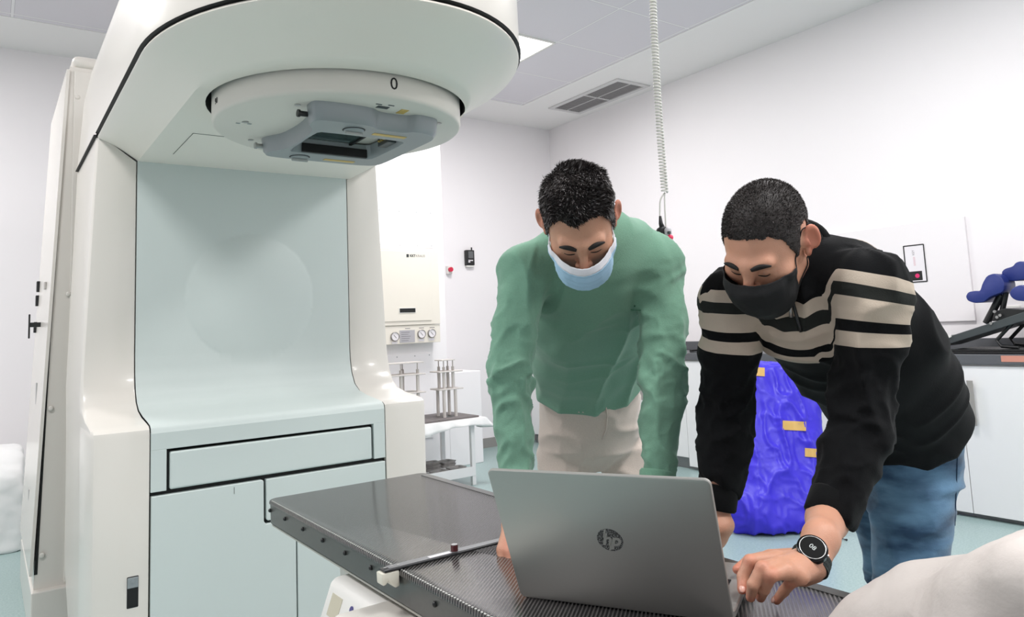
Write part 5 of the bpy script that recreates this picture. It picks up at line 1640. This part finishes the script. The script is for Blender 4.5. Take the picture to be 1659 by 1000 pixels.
th_ = [PZ(1300, 903, .868), PZ(1248, 902, .862), PZ(1214, 908, .856), PZ(1194, 923, .850)]
hk += [('c', th_[0], th_[1], .016, .012, .01), ('c', th_[1], th_[2], .011, .0098, .003), ('c', th_[2], th_[3], .0098, .0078, .003)]
axK = unit(l2E - WK)
hk += [('c', WK, WK + axK * .05, .026, .0275, .014), ('c', WK + axK * .05, l2W, .0275, .034, .015), ('c', l2W, l2E * .4 + l2W * .6, .034, .035, .015)]
V, Q = sculpt(hk, .0026); addm(relax(V, Q, 1, .4), Q)
nails = []
wr3 = r2W + unit(r2W - r2E) * .05
V, Q = sculpt(hand_prims(wr3, PZ(1120, 875, TZ) - wr3 + np.array([0, 0, -.02]), (0, 0, 1), 1, .35) + chain([r2E * .35 + r2W * .65, wr3], [.031, .027], .02), .0036); addm(V, Q)
V, Q = sculpt(shrink(torK + arm2R + arm2L + [p for p in jn if p[0] == 'c'], .032) + [('c', spK[4], TK((0, .02, -.05)), .05, .05, .03)], .012); addm(V, Q)
body2 = mesh_obj('body', np.concatenate(bodyV), np.concatenate(bodyQ), SKINK, man2)
blush(body2, TKi, [(f_[3], .014) for f_ in ik] + [(f_[1], .011) for f_ in ik] + [(th_[3], .018)])
# finger nails
for fgr, r_ in zip(ik, rr):
    d_ = unit(fgr[3] - fgr[2]); up_ = unit(np.array([0, 0, 1.]) * .9 - FW * .55); up_ = unit(up_ - d_ * (up_ @ d_)); sx = np.cross(d_, up_)
    c = fgr[3] + up_ * (r_[3] * .82) + d_ * .001; m_ = MB().sphere((0, 0, 0), (.0048, .0062, .0018), 12)
    MBn = MB(); MBn.add([c + sx * p[0] + d_ * p[1] + up_ * p[2] for p in m_.v], m_.f); MBn.build('fingernail', NAIL, body2, smooth=True)
make_hair(KV, KQ, TK, body2, hair_material('hair_buzz', .10), lambda p: .0022 + 0 * p[:, 0], lambda p: .003 + .003 * np.clip((p[:, 2] - .0) / .07, 0, 1), 20000, lambda p, rng: np.array([0, -.2, .0]) + 0 * p, 9, width=.0007)
brows(KPR, TK, body2, HAIRM)
MBLK = mat('mask_black', (17, 17, 19), .85, bump=.2, bscale=300)
face_mask(KPR, TK, man2, MBLK, None, -.016, -.030, -.132, -.092, ((-.016, .114), (-.036, .134), (-.07, .128), (-.10, .116), (-.13, .090)), pleat=0, loop=MBLK)

# watch on the left wrist
wt = thing('wrist_watch', WK, 'black round sports watch on the left wrist of the man in the striped sweater', 'watch')
wc = WK + axK * .002 - RT * .004; wn = camdir(-.50, .12, .85); wn = unit(wn - axK * (wn @ axK)); wx = np.cross(axK, wn)
rv_ = .0275
v = []; n = 48
for k in range(n):
    a = 2 * math.pi * k / n; d_ = wn * math.cos(a) + wx * math.sin(a)
    for (rr_, hh) in ((rv_ + .0008, -.011), (rv_ + .0036, -.010), (rv_ + .0036, .010), (rv_ + .0008, .011)):
        v.append(wc + d_ * rr_ + axK * hh)
f = [(k * 4 + j, k * 4 + (j + 1) % 4, ((k + 1) % n) * 4 + (j + 1) % 4, ((k + 1) % n) * 4 + j) for k in range(n) for j in range(4)]
stp = fixn(obj('strap', v, f, mat('strap_green_black', (30, 36, 34), .6), wt, autosmooth=50))
s_ = MB()
for k in range(9):
    a = .75 + k * .16
    for hh in (-.004, .004): d_ = wn * math.cos(a) - wx * math.sin(a); s_.disc(wc + d_ * (rv_ + .0032) + axK * hh, d_, .0018, .0007, 8); d2 = wn * math.cos(a) + wx * math.sin(a); s_.disc(wc + d2 * (rv_ + .0032) + axK * hh, d2, .0018, .0007, 8)
o = s_.build('strap_holes', BLACK, stp); o['kind'] = 'stuff'
cf = wc + wn * (rv_ + .002)
cs = MB().tube([cf, cf + wn * .002, cf + wn * .010, cf + wn * .0118], [.0215, .0235, .0235, .0212], 36).build('watch_case', mat('case_black', (26, 26, 28), .2, .6), wt, autosmooth=40)
MB().tube([cf + wn * .0119, cf + wn * .0124], [.0185, .0180], 36).build('dial', mat('dial_black', (12, 13, 14), .55, spec=.1), cs)
fixn(MB().tube([cf + wn * .0118 + (axK * math.cos(2 * math.pi * k / 36) + wx * math.sin(2 * math.pi * k / 36)) * .0195 for k in range(37)], .0009, 6, cap=False).build('bezel', STEEL, cs, smooth=True))
tv, tf = text_verts('08', .011, cf + wn * .0127 - axK * .0, -axK * .35 + wx * .94, axK * .94 + wx * .35, .0001); obj('digits', tv, tf, mat('lcd_pale', (170, 176, 176), .5, emit=.4), cs)
MB().tube([cf + wn * .006 + wx * .021, cf + wn * .006 + wx * .025], .0025, 10).build('button', STEEL, cs)
